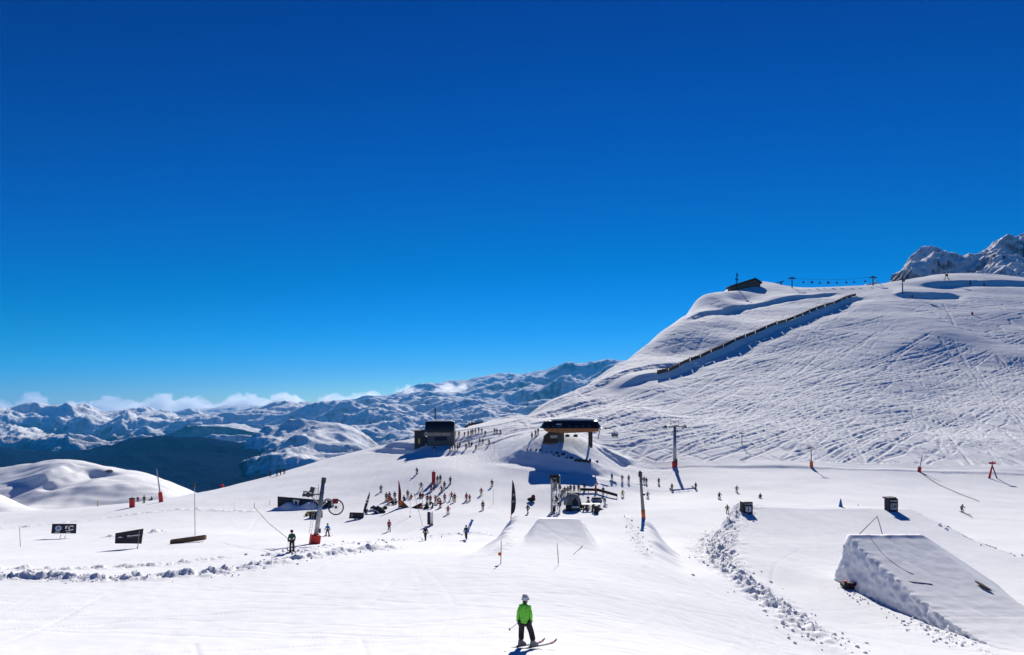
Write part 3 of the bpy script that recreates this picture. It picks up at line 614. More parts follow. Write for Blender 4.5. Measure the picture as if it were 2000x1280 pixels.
def summit():
    p = at(1452, 563, 430, 850); s = p.y / F
    t = thing("summit_hut", "low brown wooden hut with a long sloping roof on the summit shoulder", "building", (p.x, p.y, p.z))
    def X(px): return (px - 1000) * s - p.x
    def Zp(py): return -(py - H0) * s - p.z
    MB().prism([(X(1424), Zp(570)), (X(1424), Zp(563)), (X(1472), Zp(548)), (X(1482), Zp(555)), (X(1482), Zp(570))], 9).build("wall", K['wood'], t)
    r = MB(); r.prism([(X(1421), Zp(564)), (X(1472), Zp(547)), (X(1472), Zp(544.5)), (X(1421), Zp(561))], 11); r.prism([(X(1472), Zp(547)), (X(1485), Zp(555.5)), (X(1485), Zp(553)), (X(1472), Zp(544.5))], 11); r.build("roof", K['dwood'], t)
    MB().prism([(X(1422), Zp(561.2)), (X(1455), Zp(550.4)), (X(1455), Zp(549.6)), (X(1422), Zp(560))], 10.4).build("roof_snow", SNOW, t)
    q = at(1439, 568, 430, 850); m = thing("lattice_mast", "dark lattice mast beside the summit hut's left side", "mast", q); h = (568 - 533) * q.y / F
    b = MB(); [b.tube((a, c, -1), (a * .5, c * .5, h), .14, .1, 6) for a in (-.55, .55) for c in (-.55, .55)]
    for k in range(9): z = h * k / 9; b.tube((-.5, -.5, z), (.5, .5, z + h / 9), .08, n=5).tube((.5, -.5, z), (-.5, .5, z + h / 9), .08, n=5)
    b.build("lattice", K['dsteel'], m); [MB().box((sx * .9, 0, h * f), (1.0, .8, 1.4)).build("antenna", K['dsteel'], m) for sx, f in ((1, .86), (-1, .62), (1, .6), (-1, .35))]
    # ridge chairlift
    prev = None
    for (px, pt, pb, lab) in ((1547, 543, 563, "dark T-shaped chairlift tower just right of the summit hut"), (1705, 541, 558, "dark ridge chairlift tower with a slanting brace near the peak")):
        g = at(px, pb, 450, 850); k = g.y / F; h = (pb - pt) * k; tw = thing("lift_tower", lab, "lift tower", g, group="chairlift towers on the ridge")
        MB().tube((0, 0, -1), (0, 0, h), .55, .4).build("column", K['dsteel'], tw); a = MB(); a.box((0, 0, h - .5), (6.2, .8, .7)).box((0, 0, h + .4), (2.4, .6, .8)); a.build("crossarm", K['dsteel'], tw)
        for sx in (-1, 1): MB().box((sx * 2.7, 0, h - .9), (1.6, 2.4, .7)).build("sheave_assembly", K['dsteel'], tw)
        if px > 1600: MB().tube((.5, 0, h - 1), (8.5, -3, -2.0), .22).build("brace", K['steel'], tw)
        T_ = Vector((g.x, g.y, g.z + h - .6))
        if prev is not None:
            cb = MB(); A_, B_ = prev + Vector((2.7, 0, 0)), T_ + Vector((-2.7, 0, 0)); N = 16
            pts = [A_.lerp(B_, i / N) - Vector((0, 0, 1.6 * math.sin(math.pi * i / N))) for i in range(N + 1)]; cb.path(pts, .09, 5)
            tag(cb.build("lift_cable", K['cable']), "thin haul cable strung between the two ridge chairlift towers", "cable")
            ords = ("first", "second", "third", "fourth", "fifth", "sixth", "seventh", "eighth")
            for i, cx in enumerate((1565, 1583, 1599, 1617, 1635, 1655, 1671, 1694)):
                u = (cx - 1547) / (1705 - 1547); P_ = A_.lerp(B_, u) - Vector((0, 0, 1.6 * math.sin(math.pi * u)))
                ct = thing("lift_chair", f"{ords[i]} tiny chair from the left on the ridge cable against the sky", "chairlift chair", P_ - Vector((0, 0, 4.2)), group="chairs hanging on the ridge cable")
                sc = 1.25 if i in (1, 3) else .9
                MB().tube((0, 0, .8), (0, 0, 4.2), .1, n=6).build("hanger", K['dsteel'], ct); MB().box((0, 0, .9 * sc), (1.9 * sc, .9, 1.5 * sc)).build("seat", K['dark'], ct, bevel=.2)
        prev = T_
    g = at(1523, 556, 430, 850); k = g.y / F; e = thing("lift_ramp", "small dark roofed platform on the snow crest left of the tower", "platform", g)
    MB().prism([(-3.5, 1.2), (4.0, 2.8), (4.0, 3.6), (-3.5, 1.9)], 3).build("roof", K['dsteel'], e); MB().box((1.5, 0, 0.5), (1.0, 1.5, 4)).build("post", K['dwood'], e)
    g = at(1763, 573, 350, 850); k = g.y / F; h = (573 - 537) * k; e = thing("lift_tower", "tall black drag lift pylon standing on the upper right shoulder", "lift tower", g)
    MB().tube((0, 0, -1), (-.3, 0, h), .5, .3).build("column", K['dsteel'], e); MB().box((0, 0, h * .72), (4.4, .6, .6)).box((.9, 0, h * .66), (1.6, 1.2, 1.0)).build("crossarm", K['dsteel'], e)
    for px, py, lab in ((1782, 580, "small red safety pad below the black pylon, upper right"), (1899, 615, "small red safety pad alone on the far right piste")):
        g = at(px, py, 300, 650); e = thing("safety_pad", lab, "safety pad", g, group="red pads on the upper piste"); MB().tube((0, 0, -.3), (0, 0, 2.0), .75, .6, 10).build("padding", K['redpad'], e); MB().tube((0, 0, 2.0), (0, 0, 2.6), .1).build("post", K['dsteel'], e)
    for px, py, lab in ((1849, 548, "small wooden tow return frame on the top snow mound"), (1895, 557, "dark stub post right of the tow return frame"), (1922, 559, "dark stub post farthest right under the top mound")):
        g = at(px, py, 430, 850); k = g.y / F; e = thing("tow_return" if px < 1860 else "stub_post", lab, "lift post", g)
        if px < 1860: MB().tube((-3, 0, -1), (0, 0, 5), .3).tube((3, 0, -1), (0, 0, 5), .3).build("leg", K['wood'], e); MB().box((0, 0, 5), (2.4, 1, 1.8)).build("pulley_box", K['dwood'], e)
        else: MB().tube((0, 0, -1), (0, 0, 4.2), .5, .4).build("post", K['dsteel'], e); MB().box((0, 0, .3), (2.4, .5, .7)).build("crossarm", K['dsteel'], e)
summit()
# wooden snow fence up the slope, panel by panel
def fence():
    A = [(1283, 731), (1330, 713), (1381, 693), (1430, 672), (1475, 652), (1526, 632), (1560, 620), (1600, 602), (1640, 590), (1672, 578)]
    W_ = [at(px, py, 260, 780) for px, py in A]; nseg = 22; L = [0]
    for a, b in zip(W_[:-1], W_[1:]): L.append(L[-1] + (b - a).length)
    def P(d):
        for i in range(len(L) - 1):
            if d <= L[i + 1] or i == len(L) - 2: return W_[i].lerp(W_[i + 1], (d - L[i]) / (L[i + 1] - L[i]))
    tot = L[-1]; nm = ("lowest", "second lowest", "third lowest", "fourth lowest", "fifth lowest", "sixth lowest", "seventh lowest", "eighth lowest", "ninth lowest", "tenth lowest", "eleventh lowest", "eleventh highest", "tenth highest", "ninth highest", "eighth highest", "seventh highest", "sixth highest", "fifth highest", "fourth highest", "third highest", "second highest", "highest")
    for i in range(nseg):
        a = P(tot * (i + .03) / nseg); b = P(tot * (i + .95) / nseg)
        for q in (a, b): q.z = gz(q.x, q.y)
        d = b - a; e = thing("snow_fence", f"{nm[i]} brown plank panel of the snow fence climbing the slope", "fence", a, math.atan2(d.y, d.x), "plank snow fence panels up the slope")
        l = math.hypot(d.x, d.y); dz = d.z; m = MB()
        for k in range(4):
            z = .02 + k * .52; m.add([(0, -.05, z), (l, -.05, z + dz), (l, .05, z + dz), (0, .05, z), (0, -.05, z + .50), (l, -.05, z + dz + .50), (l, .05, z + dz + .50), (0, .05, z + .50)], [(0, 1, 5, 4), (1, 2, 6, 5), (2, 3, 7, 6), (3, 0, 4, 7), (0, 3, 2, 1), (4, 5, 6, 7)])
        m.build("plank_panel", K['wood'] if i % 3 else K['dwood'], e)
        for f in (0.02, .5, .98): MB().tube((l * f, .1, dz * f - .6), (l * f, .1, dz * f + 2.5 + .3 * (f > .9)), .13, n=6).build("post", K['dwood'], e)
fence()
# ================================================================ people
def skin_mesh(name, joints, edges, sub=1):
    """joints: {name: (x, y, z, r)}; a continuous surface grown round connected edges"""
    ks = list(joints); ix = {k: i for i, k in enumerate(ks)}
    me = bpy.data.meshes.new(name); me.from_pydata([joints[k][:3] for k in ks], [(ix[a], ix[b]) for a, b in edges], [])
    o = bpy.data.objects.new(name, me); COL.objects.link(o); sk = o.modifiers.new("s", 'SKIN'); sk.use_smooth_shade = True
    for i, k in enumerate(ks):
        r = joints[k][3]; rr_ = r if isinstance(r, tuple) else (r, r); me.skin_vertices[0].data[i].radius = rr_; me.skin_vertices[0].data[i].use_root = (i == 0)
    if sub: sb = o.modifiers.new("b", 'SUBSURF'); sb.levels = sub
    dg = bpy.context.evaluated_depsgraph_get(); dg.update(); out = bpy.data.meshes.new_from_object(o.evaluated_get(dg)); out.name = name
    bpy.data.objects.remove(o); bpy.data.meshes.remove(me)
    out.polygons.foreach_set("use_smooth", [True] * len(out.polygons)); return out
def pose(kind):
    """joint positions of a 1.75 m figure facing +y; feet on z = 0"""
    P = dict(pel=(0, 0, .95), chest=(0, .0, 1.28), neck=(0, .0, 1.48), head=(0, .02, 1.63))
    def limbs(kl, kr, fl, fr, el, er, hl, hr):
        P.update(hipl=(-.10, P['pel'][1], P['pel'][2] - .06), hipr=(.10, P['pel'][1], P['pel'][2] - .06), knl=kl, knr=kr, ftl=fl, ftr=fr,
                 shl=(-.19, P['chest'][1], P['chest'][2] + .12), shr=(.19, P['chest'][1], P['chest'][2] + .12), ell=el, elr=er, hal=hl, har=hr)
    if kind == 'stand': limbs((-.11, .02, .50), (.12, .02, .50), (-.12, 0, .08), (.13, 0, .08), (-.27, -.03, 1.14), (.27, -.03, 1.14), (-.26, .10, .90), (.26, .12, .92))
    elif kind == 'walk': limbs((-.10, .20, .53), (.10, -.02, .50), (-.10, .22, .09), (.10, -.32, .16), (-.28, -.12, 1.15), (.26, .06, 1.13), (-.30, -.10, .90), (.24, .28, 1.0))
    elif kind == 'ski':
        P.update(pel=(0, -.12, .78), chest=(0, .08, 1.08), neck=(0, .16, 1.26), head=(0, .22, 1.40))
        limbs((-.14, .12, .48), (.14, .12, .48), (-.14, -.02, .09), (.14, -.02, .09), (-.34, .14, .98), (.34, .14, .98), (-.36, .38, .92), (.36, .38, .92))
    elif kind == 'wide': limbs((-.22, .04, .50), (.24, .02, .50), (-.30, 0, .08), (.33, 0, .08), (-.36, 0, 1.16), (.36, 0, 1.16), (-.48, .05, .93), (.46, .08, .93))
    elif kind == 'arms': limbs((-.11, .02, .50), (.12, .02, .50), (-.12, 0, .08), (.13, 0, .08), (-.36, 0, 1.48), (.34, .02, 1.52), (-.22, .06, 1.74), (.20, .1, 1.78))
    elif kind == 'sit':
        P.update(pel=(0, 0, .22), chest=(0, -.06, .54), neck=(0, -.06, .74), head=(0, -.02, .89))
        limbs((-.16, .36, .42), (.16, .36, .42), (-.17, .58, .08), (.18, .58, .08), (-.28, -.14, .38), (.28, -.14, .38), (-.26, .12, .30), (.26, .12, .30))
    elif kind == 'bend':
        P.update(pel=(0, -.15, .86), chest=(0, .22, 1.02), neck=(0, .38, 1.06), head=(0, .52, 1.10))
        limbs((-.12, .0, .48), (.12, .0, .48), (-.13, -.02, .08), (.13, -.02, .08), (-.22, .38, .84), (.22, .38, .84), (-.16, .46, .60), (.16, .46, .60))
    elif kind == 'board':
        P.update(pel=(0, -.05, .84), chest=(.02, .02, 1.16), neck=(.02, .04, 1.36), head=(.03, .07, 1.50))
        limbs((-.24, .10, .46), (.24, .10, .46), (-.26, 0, .09), (.26, 0, .09), (-.40, .02, 1.12), (.40, .0, 1.10), (-.56, .14, 1.02), (.52, .16, .98))
    return P
BE = [('pel', 'chest'), ('chest', 'neck'), ('neck', 'head'), ('pel', 'hipl'), ('pel', 'hipr'), ('hipl', 'knl'), ('hipr', 'knr'), ('knl', 'ftl'), ('knr', 'ftr'), ('chest', 'shl'), ('chest', 'shr'), ('shl', 'ell'), ('shr', 'elr'), ('ell', 'hal'), ('elr', 'har')]
RB = dict(pel=.11, chest=.12, neck=.055, head=.10, hipl=.085, hipr=.085, knl=.055, knr=.055, ftl=.045, ftr=.045, shl=.055, shr=.055, ell=.04, elr=.04, hal=.042, har=.042)
RJ = dict(pel=.165, chest=.175, neck=.075, shl=.095, shr=.095, ell=.072, elr=.072, hal=.062, har=.062)
RT = dict(pel=.155, hipl=.115, hipr=.115, knl=.092, knr=.092, ftl=.085, ftr=.085)
PM = {}
def pmeshes(kind):
    if kind in PM: return PM[kind]
    P = pose(kind); J = {k: P[k] + (RB[k],) for k in RB}
    body = skin_mesh("person", J, BE); hv = Vector(P['head'])
    def sub_(R, lo=None): return {k: P[k] + (R[k],) for k in R}
    jk = skin_mesh("jacket", sub_(RJ), [e for e in BE if e[0] in RJ and e[1] in RJ])
    tr = skin_mesh("trousers", sub_(RT), [e for e in BE if e[0] in RT and e[1] in RT])
    hm_ = MB().ball(tuple(hv + Vector((0, -.01, .055))), .135, 12, 8, (1, 1.1, .95)).mesh("helmet", None, True)
    bt = [MB().box((P[s][0], P[s][1] + .05, max(.07, P[s][2] - .01)), (.12, .31, .15)).mesh("boot") for s in ('ftl', 'ftr')]
    gl = [MB().ball(P[s], .065, 8, 6, (1, 1.1, 1.3)).mesh("glove", None, True) for s in ('hal', 'har')]
    ext = []
    if kind in ('ski', 'stand', 'wide'):
        for s in ('ftl', 'ftr'):
            f = P[s]; m = MB(); x0 = f[0]
            vs = []; 
            for y, hw, z in ((-.75, .045, 0), (-.3, .04, 0), (.3, .038, 0), (.72, .05, .005), (.86, .045, .05), (.93, .02, .11)):
                vs += [(x0 - hw, f[1] + y, z), (x0 + hw, f[1] + y, z), (x0 + hw, f[1] + y, z + .025), (x0 - hw, f[1] + y, z + .025)]
            fs = [(0, 1, 2, 3), (20, 23, 22, 21)] + [(i * 4 + k, (i + 1) * 4 + k, (i + 1) * 4 + (k + 1) % 4, i * 4 + (k + 1) % 4) for i in range(5) for k in range(4)]
            m.add(vs, fs); ext.append(("ski", m.mesh("ski"), 'ski'))
        for s in ('hal', 'har'):
            h = P[s]; back = -.55 if kind == 'ski' else .08
            ext.append(("ski_pole", MB().tube((h[0], h[1], h[2] + .06), (h[0] * 1.15, h[1] + back, .05), .012, .009, 5).tube((h[0] * 1.14, h[1] + back, .09), (h[0] * 1.14, h[1] + back, .11), .04, n=6).mesh("ski_pole"), 'pole'))
    if kind == 'board':
        m = MB(); vs = []; N = 10
        for i in range(N + 1):
            u = -1 + 2 * i / N; hw = .15 * math.sqrt(max(0.02, 1 - max(0, abs(u) - .82) ** 2 / .0331)) ; z = .0 + .1 * max(0, abs(u) - .85) / .15
            vs += [(u * .78, -hw, z), (u * .78, hw, z), (u * .78, hw, z + .02), (u * .78, -hw, z + .02)]
        fs = [(0, 1, 2, 3), tuple(N * 4 + k for k in (3, 2, 1, 0))] + [(i * 4 + k, (i + 1) * 4 + k, (i + 1) * 4 + (k + 1) % 4, i * 4 + (k + 1) % 4) for i in range(N) for k in range(4)]
        m.add(vs, fs); ext.append(("snowboard", m.mesh("snowboard"), 'ski'))
    PM[kind] = (body, jk, tr, hm_, bt, gl, ext); return PM[kind]
def link(name, me, m, parent):
    if not me.materials: me.materials.append(m)
    o = bpy.data.objects.new(name, me); COL.objects.link(o); o.parent = parent; o.material_slots[0].link = 'OBJECT'; o.material_slots[0].material = m; return o
def person(px, py, jacket, trouser, kind, rz, label, group=None, scale=1.0, helmet='dark', ski='dark', lo=15, hi=260, loc=None, lean=0):
    body, jk, tr, hm_, bt, gl, ext = pmeshes(kind)
    p = loc if loc is not None else at(px, py, lo, hi)
    if not body.materials: body.materials.append(K['skin'])
    o = bpy.data.objects.new("person", body); COL.objects.link(o); o.location = (p.x, p.y, p.z + .02); o.rotation_euler = (lean, 0, math.radians(rz)); o.scale = (scale,) * 3
    tag(o, label, "person", group)
    link("jacket", jk, K[jacket], o); link("trousers", tr, K[trouser], o); link("helmet", hm_, K[helmet], o); [link("boot", q, K['dark'], o) for q in bt]; [link("glove", q, K['black'], o) for q in gl]
    for nm, me, c in ext: link(nm, me, K[ski] if c == 'ski' else K['dsteel'], o)
    return o
G1 = "ski school crowd left of centre"; G2 = "people by the black lift building"; G3 = "people around the event stand"; G4 = "skiers on the middle piste"
PPL = [
 (640, 1048, 'blue', 'dark', 'wide', 150, "skier in a bright blue jacket gliding just right of the grey leaning pylon", None),
 (760, 1038, 'red', 'dark', 'walk', 200, "skier in a red jacket alone, below the black and white feather flag", G1),
 (831, 1056, 'black', 'black', 'walk', 170, "person all in black walking just below the standing white and black banner", None),
 (1031, 1004, 'black', 'dark', 'walk', 150, "person in black striding on snow right of the tall black feather flag", G3),
 (875, 1005, 'red', 'red', 'ski', 190, "red skier with a long shadow, lowest of the crowd, right of the banner", G1),
 (860, 993, 'red', 'maroon', 'stand', 160, "red clad skier with black hood just above the lowest red skier", G1),
 (882, 978, 'red', 'green', 'wide', 170, "skier in a long red jacket, left one of the tall pair right of the crowd", G1),
 (888, 981, 'maroon', 'maroon', 'stand', 190, "maroon skier, right one of the tall pair right of the crowd", G1),
 (868.5, 981, 'red', 'grey', 'stand', 180, "skier in red jacket and grey trousers between the crowd and the tall pair", G1),
 (850.5, 986, 'red', 'grey', 'arms', 180, "skier in red with arms up in the middle of the crowd", G1),
 (855.5, 984, 'red', 'red', 'bend', 220, "red skier bending over beside the one with raised arms", G1),
 (840.5, 984, 'maroon', 'black', 'stand', 170, "slim maroon skier at the crowd's centre, left of the raised arms", G1),
 (834.5, 983, 'maroon', 'grey', 'stand', 190, "small maroon figure just right of the thin pole in the crowd", G1),
 (844.5, 993, 'black', 'black', 'bend', 120, "black clad person bending beside the black heap above the banner", G1),
 (822.5, 957, 'navy', 'navy', 'wide', 180, "navy clad skier in a wide stance, left of the red pad on the piste", G1),
 (842, 957, 'red', 'dark', 'bend', 160, "red skier bending, left one of the two just below the red pad", G1),
 (848, 955, 'red', 'maroon', 'stand', 190, "red skier, right one of the two just below the red pad", G1),
 (868, 956, 'black', 'black', 'stand', 180, "thin black skier above the lone red skier, beside a crouching child", G1),
 (862.5, 962, 'grey', 'grey', 'ski', 150, "small grey skier crouching left of the thin black skier", G1),
 (879.5, 946, 'black', 'dark', 'stand', 160, "black skier highest and right of the crowd on the open piste", G1),
 (821, 971, 'black', 'dark', 'sit', 180, "black clad person sitting beside a red one, left of the thin pole", G1),
 (825.8, 972, 'red', 'red', 'sit', 170, "red clad person sitting against a black clad one", G1),
 (814.5, 927, 'black', 'black', 'ski', 160, "lone black skier left of the red pad, high on the piste", G1),
 (854.3, 944, 'black', 'grey', 'stand', 180, "dark skier with grey trousers, left one of the two right of the red pad", G1),
 (860, 942, 'black', 'dark', 'stand', 170, "black skier, right one of the two right of the red pad", G1),
 (744, 962, 'black', 'dark', 'ski', 200, "black skier crouching, farthest left of the crowd", G1),
 (754.5, 979, 'black', 'black', 'stand', 170, "tall black figure at the crowd's left edge beside a red one", G1),
 (760.5, 977, 'maroon', 'red', 'stand', 190, "maroon figure standing behind the tall orange red one", G1),
 (758.5, 987, 'orange', 'orange', 'stand', 180, "tall person in an orange red suit at the crowd's left edge", G1),
 (764, 982, 'red', 'black', 'bend', 150, "red figure stooping right of the orange red suit", G1),
 (767, 985, 'navy', 'navy', 'sit', 190, "navy figure sitting low behind the orange red suit", G1),
 (771, 977, 'black', 'grey', 'stand', 180, "small black and grey figure left of the maroon feather flag", G1),
 (773.5, 985, 'grey', 'dark', 'sit', 170, "grey clad person sitting left of the orange windbreak", G1),
 (789, 977, 'olive', 'grey', 'sit', 200, "olive grey person sitting right of the maroon feather flag", G1),
 (796.3, 974, 'maroon', 'maroon', 'stand', 180, "maroon person standing between flag and white pole", G1),
 (803, 974, 'red', 'red', 'sit', 170, "red person sitting by the white pole's left side", G1),
 (911, 980, 'red', 'dark', 'stand', 160, "taller of the red pair at the crowd's right", G1),
 (917.3, 980, 'red', 'maroon', 'stand', 170, "shorter of the red pair at the crowd's right", G1, .82),
 (940, 967, 'red', 'dark', 'ski', 180, "red skier alone, farthest right of the red ones, up the piste", G1),
 (943, 997, 'maroon', 'maroon', 'stand', 180, "maroon skier alone, right of the lowest red skier", G1),
 (961, 951, 'black', 'dark', 'ski', 170, "black skier above the tall black feather flag's left side", None),
 # left edge
 (269.5, 974, 'red', 'black', 'bend', 200, "red skier bending near the far left red pad", "skiers near the left tow track"),
 (281.5, 983, 'maroon', 'black', 'stand', 190, "dark red skier standing between the two left red pads", "skiers near the left tow track"),
 (296, 969, 'dark', 'dark', 'sit', 160, "tiny grey figure low on the snow, left of the slanted pole", "skiers near the left tow track"),
 (528, 931, 'black', 'black', 'stand', 180, "leftmost of the four dark figures on the snow crest", "four figures on the snow crest"),
 (541, 929.5, 'black', 'black', 'stand', 170, "second from left of the four dark figures on the crest", "four figures on the snow crest"),
 (548, 928.5, 'dark', 'black', 'walk', 180, "third from left of the four dark figures on the crest", "four figures on the snow crest"),
 (555.5, 926, 'black', 'black', 'stand', 190, "rightmost of the four dark figures on the snow crest", "four figures on the snow crest"),
 # by the black lift building
 (876.5, 853.5, 'red', 'red', 'stand', 180, "red figure at the right corner of the black building", G2), (865, 858, 'maroon', 'maroon', 'sit', 180, "maroon figure sitting below the black building's wall", G2),
 (883, 852, 'dark', 'black', 'stand', 180, "dark figure just right of the building's corner, in its shade", G2), (889, 851.5, 'maroon', 'black', 'stand', 180, "dark maroon figure between building and orange jacket", G2),
 (896.5, 853, 'orange', 'red', 'stand', 180, "orange jacket figure standing right of the black building", G2), (907, 852, 'maroon', 'grey', 'bend', 200, "maroon figure bending right of the orange jacket", G2),
 (914.5, 852, 'maroon', 'maroon', 'stand', 190, "maroon figure standing in front of the dark knot of people", G2), (920, 850, 'black', 'black', 'stand', 180, "left black figure in the dark knot of people by the stone heap", G2),
 (923.5, 849.5, 'olive', 'black', 'stand', 170, "olive figure in the middle of the dark knot of people", G2), (928.5, 848.5, 'grey', 'grey', 'stand', 180, "grey figure at the right of the dark knot of people", G2),
 (935, 845.5, 'black', 'black', 'stand', 180, "slim black figure standing alone right of the dark knot", G2), (941, 847, 'black', 'dark', 'ski', 170, "tall black skier in the middle of the three on the shelf", G2),
 (947.5, 850.5, 'dark', 'dark', 'bend', 190, "charcoal skier bending, right of the tall black skier", G2), (966, 846.5, 'black', 'black', 'ski', 180, "black skier, left one of the pair far right on the shelf", G2),
 (970.5, 847, 'green', 'black', 'ski', 160, "dark green skier, right one of the pair far right on the shelf", G2), (977.5, 849, 'grey', 'black', 'ski', 170, "grey and black skier, rightmost on the shelf", G2),
 (848, 884, 'dark', 'pale', 'wide', 180, "lone skier in dark top and pale trousers below the black building", G2), (878.5, 882, 'navy', 'maroon', 'stand', 180, "navy topped skier, leftmost of the row below the shelf", G2),
 (883.5, 879, 'navy', 'dark', 'arms', 180, "navy skier with raised arms, second in the row below the shelf", G2), (888.5, 880, 'black', 'black', 'stand', 180, "left of the two all black figures side by side", G2),
 (893.7, 879.5, 'black', 'black', 'stand', 180, "right of the two all black figures side by side", G2), (898, 871, 'navy', 'navy', 'sit', 190, "small navy figure sitting above the two all black ones", G2),
 (910, 878, 'black', 'grey', 'stand', 170, "tall dark skier with grey trousers in the row's middle", G2), (916, 871, 'black', 'dark', 'ski', 180, "black skier just right of the tall one in the row", G2),
 (921.5, 869, 'dark', 'dark', 'sit', 180, "charcoal figure sitting right of the row's middle", G2), (929.3, 878, 'olive', 'olive', 'bend', 200, "small olive skier crouching in front of the row", G2),
 (937, 867, 'navy', 'black', 'ski', 180, "left skier of the dark pair at the row's right end", G2), (943, 867.5, 'navy', 'dark', 'ski', 170, "right skier of the dark pair at the row's right end", G2),
 (955.2, 869, 'dark', 'dark', 'ski', 160, "single charcoal skier right of the row, beside a thin stake", G2),
 (1039, 857, 'dark', 'dark', 'stand', 180, "left figure of three waiting left of the lift station", "people waiting by the lift station"), (1046, 853, 'black', 'dark', 'stand', 190, "middle figure of three waiting left of the lift station", "people waiting by the lift station"),
 (1051, 849, 'navy', 'navy', 'stand', 180, "right figure of three, closest to the station's cabin", "people waiting by the lift station"),
 # event stand
 (1086, 982, 'black', 'black', 'walk', 180, "black figure walking at the foot of the ski rack tower", G3), (1098, 973, 'black', 'dark', 'stand', 180, "black figure between rack tower and the grey dome", G3),
 (1103, 968, 'maroon', 'maroon', 'stand', 170, "maroon figure behind the grey dome's left side", G3), (1109, 966, 'grey', 'grey', 'stand', 180, "grey jacket figure, left of the row behind the dark bar", G3),
 (1114.3, 963, 'navy', 'navy', 'stand', 180, "navy figure second in the row behind the dark bar", G3), (1121.3, 963, 'navy', 'dark', 'stand', 200, "navy figure third in the row behind the dark bar", G3),
 (1130, 962, 'maroon', 'dark', 'stand', 170, "dark maroon figure at the right end of the dark bar", G3), (1141.5, 958, 'black', 'black', 'stand', 180, "black figure behind the low black barrier, left of the red post", G3),
 (1178, 967, 'black', 'black', 'stand', 170, "black figure in front of the slanting black barrier", G3), (1181.5, 985, 'dark', 'pale', 'bend', 160, "dark topped person bending right of the picnic table", G3),
 (1159.5, 1000, 'black', 'green', 'stand', 170, "big black clad person standing in front of the picnic table", G3), (1149, 993, 'maroon', 'dark', 'stand', 180, "dark figure at the picnic table's left end", G3),
 (1144.5, 992, 'black', 'dark', 'sit', 190, "person sitting low by the picnic table's left leg", G3), (1170, 985, 'grey', 'dark', 'sit', 160, "grey topped person sitting at the picnic table", G3),
 # middle piste
 (1195, 940, 'blue', 'navy', 'walk', 190, "blue clad skier below the big shadow of the station", G4), (1215.3, 942, 'maroon', 'pale', 'stand', 180, "maroon and pale skier, left of the pair right of the blue one", G4),
 (1228, 943, 'maroon', 'dark', 'stand', 170, "dark maroon skier, right of the pair left of the thin tall pole", G4), (1216, 971, 'yellow', 'olive', 'ski', 180, "small yellow clad skier right of the black barrier's end", G4),
 (1253, 944, 'maroon', 'navy', 'stand', 180, "maroon skier nearest to the thin tall pole's top", G4), (1258, 945, 'navy', 'navy', 'stand', 170, "left navy skier of the two right of the pole's top", G4),
 (1262.5, 947, 'navy', 'dark', 'stand', 190, "right navy skier of the two right of the pole's top", G4), (1265, 974, 'grey', 'dark', 'ski', 180, "grey skier right of the thin tall pole's middle", G4),
 (1286.6, 947, 'dark', 'dark', 'stand', 180, "lone dark skier between thin pole and the lift tower", G4), (1312.4, 959, 'maroon', 'black', 'stand', 170, "maroon skier beside the lift tower's blue shadow", G4),
 (1358.8, 957, 'dark', 'dark', 'stand', 190, "dark skier right of the lift tower's shadow", G4), (1405, 976, 'black', 'dark', 'ski', 180, "black skier farther right, above the first black cube", G4),
 (1439, 962, 'grey', 'dark', 'ski', 170, "grey skier straight above the first black cube", G4), (1420.7, 1003, 'olive', 'grey', 'ski', 160, "olive skier just left of the first black cube", G4),
 (1485, 973, 'dark', 'grey', 'sit', 150, "skier fallen on the snow right above the first black cube", G4), (1879, 1001, 'grey', 'dark', 'ski', 170, "lone grey skier far right beyond the second black cube", G4),
]
for t_ in PPL:
    px, py, j, tr_, kd, rz, lab, grp = t_[:8]; sc = t_[8] if len(t_) > 8 else 1.0
    person(px, py, j, tr_, kd, rz, lab, grp, sc, helmet='dark' if (int(px) % 3) else ('grey' if j != 'red' else 'black'), ski='skired' if int(px) % 4 == 0 else 'dark')
# the towed skier with green cuffs and red hat
tw = person(570, 1079, 'green', 'black', 'stand', 35, "tall skier in a dark green jacket and red hat being towed by a drag bar", None, 1.04, helmet='maroon')
# snowboarder carrying a board on the shoulders
bd = person(910.5, 1054, 'black', 'black', 'walk', 175, "person in black carrying a blue board upright over the shoulders", None, 1.0)
b2 = thing("snowboard", "blue and white snowboard carried over the shoulder by the person in black", "snowboard", bd.location + Vector((.25, -.2, 1.25)), 0, ry=0.42)
m_ = MB(); vs = []
m_.prism([(-.16, 0), (-.17, -.25), (-.1, -.42), (.1, -.42), (.17, -.25), (.16, 0), (.16, .7), (.17, .95), (.1, 1.12), (-.1, 1.12), (-.17, .95), (-.16, .7)], .03)
m_.build("deck", K['blue'], b2, bevel=.01); MB().prism([(-.08, .1), (.08, .1), (.1, .5), (-.1, .5)], .04).build("white_print", K['emblem'], b2)
MB().ball((0, 0, 1.25), .2, 10, 8, (1, .6, .8)).build("nose_cover", K['cyan'], b2, True)
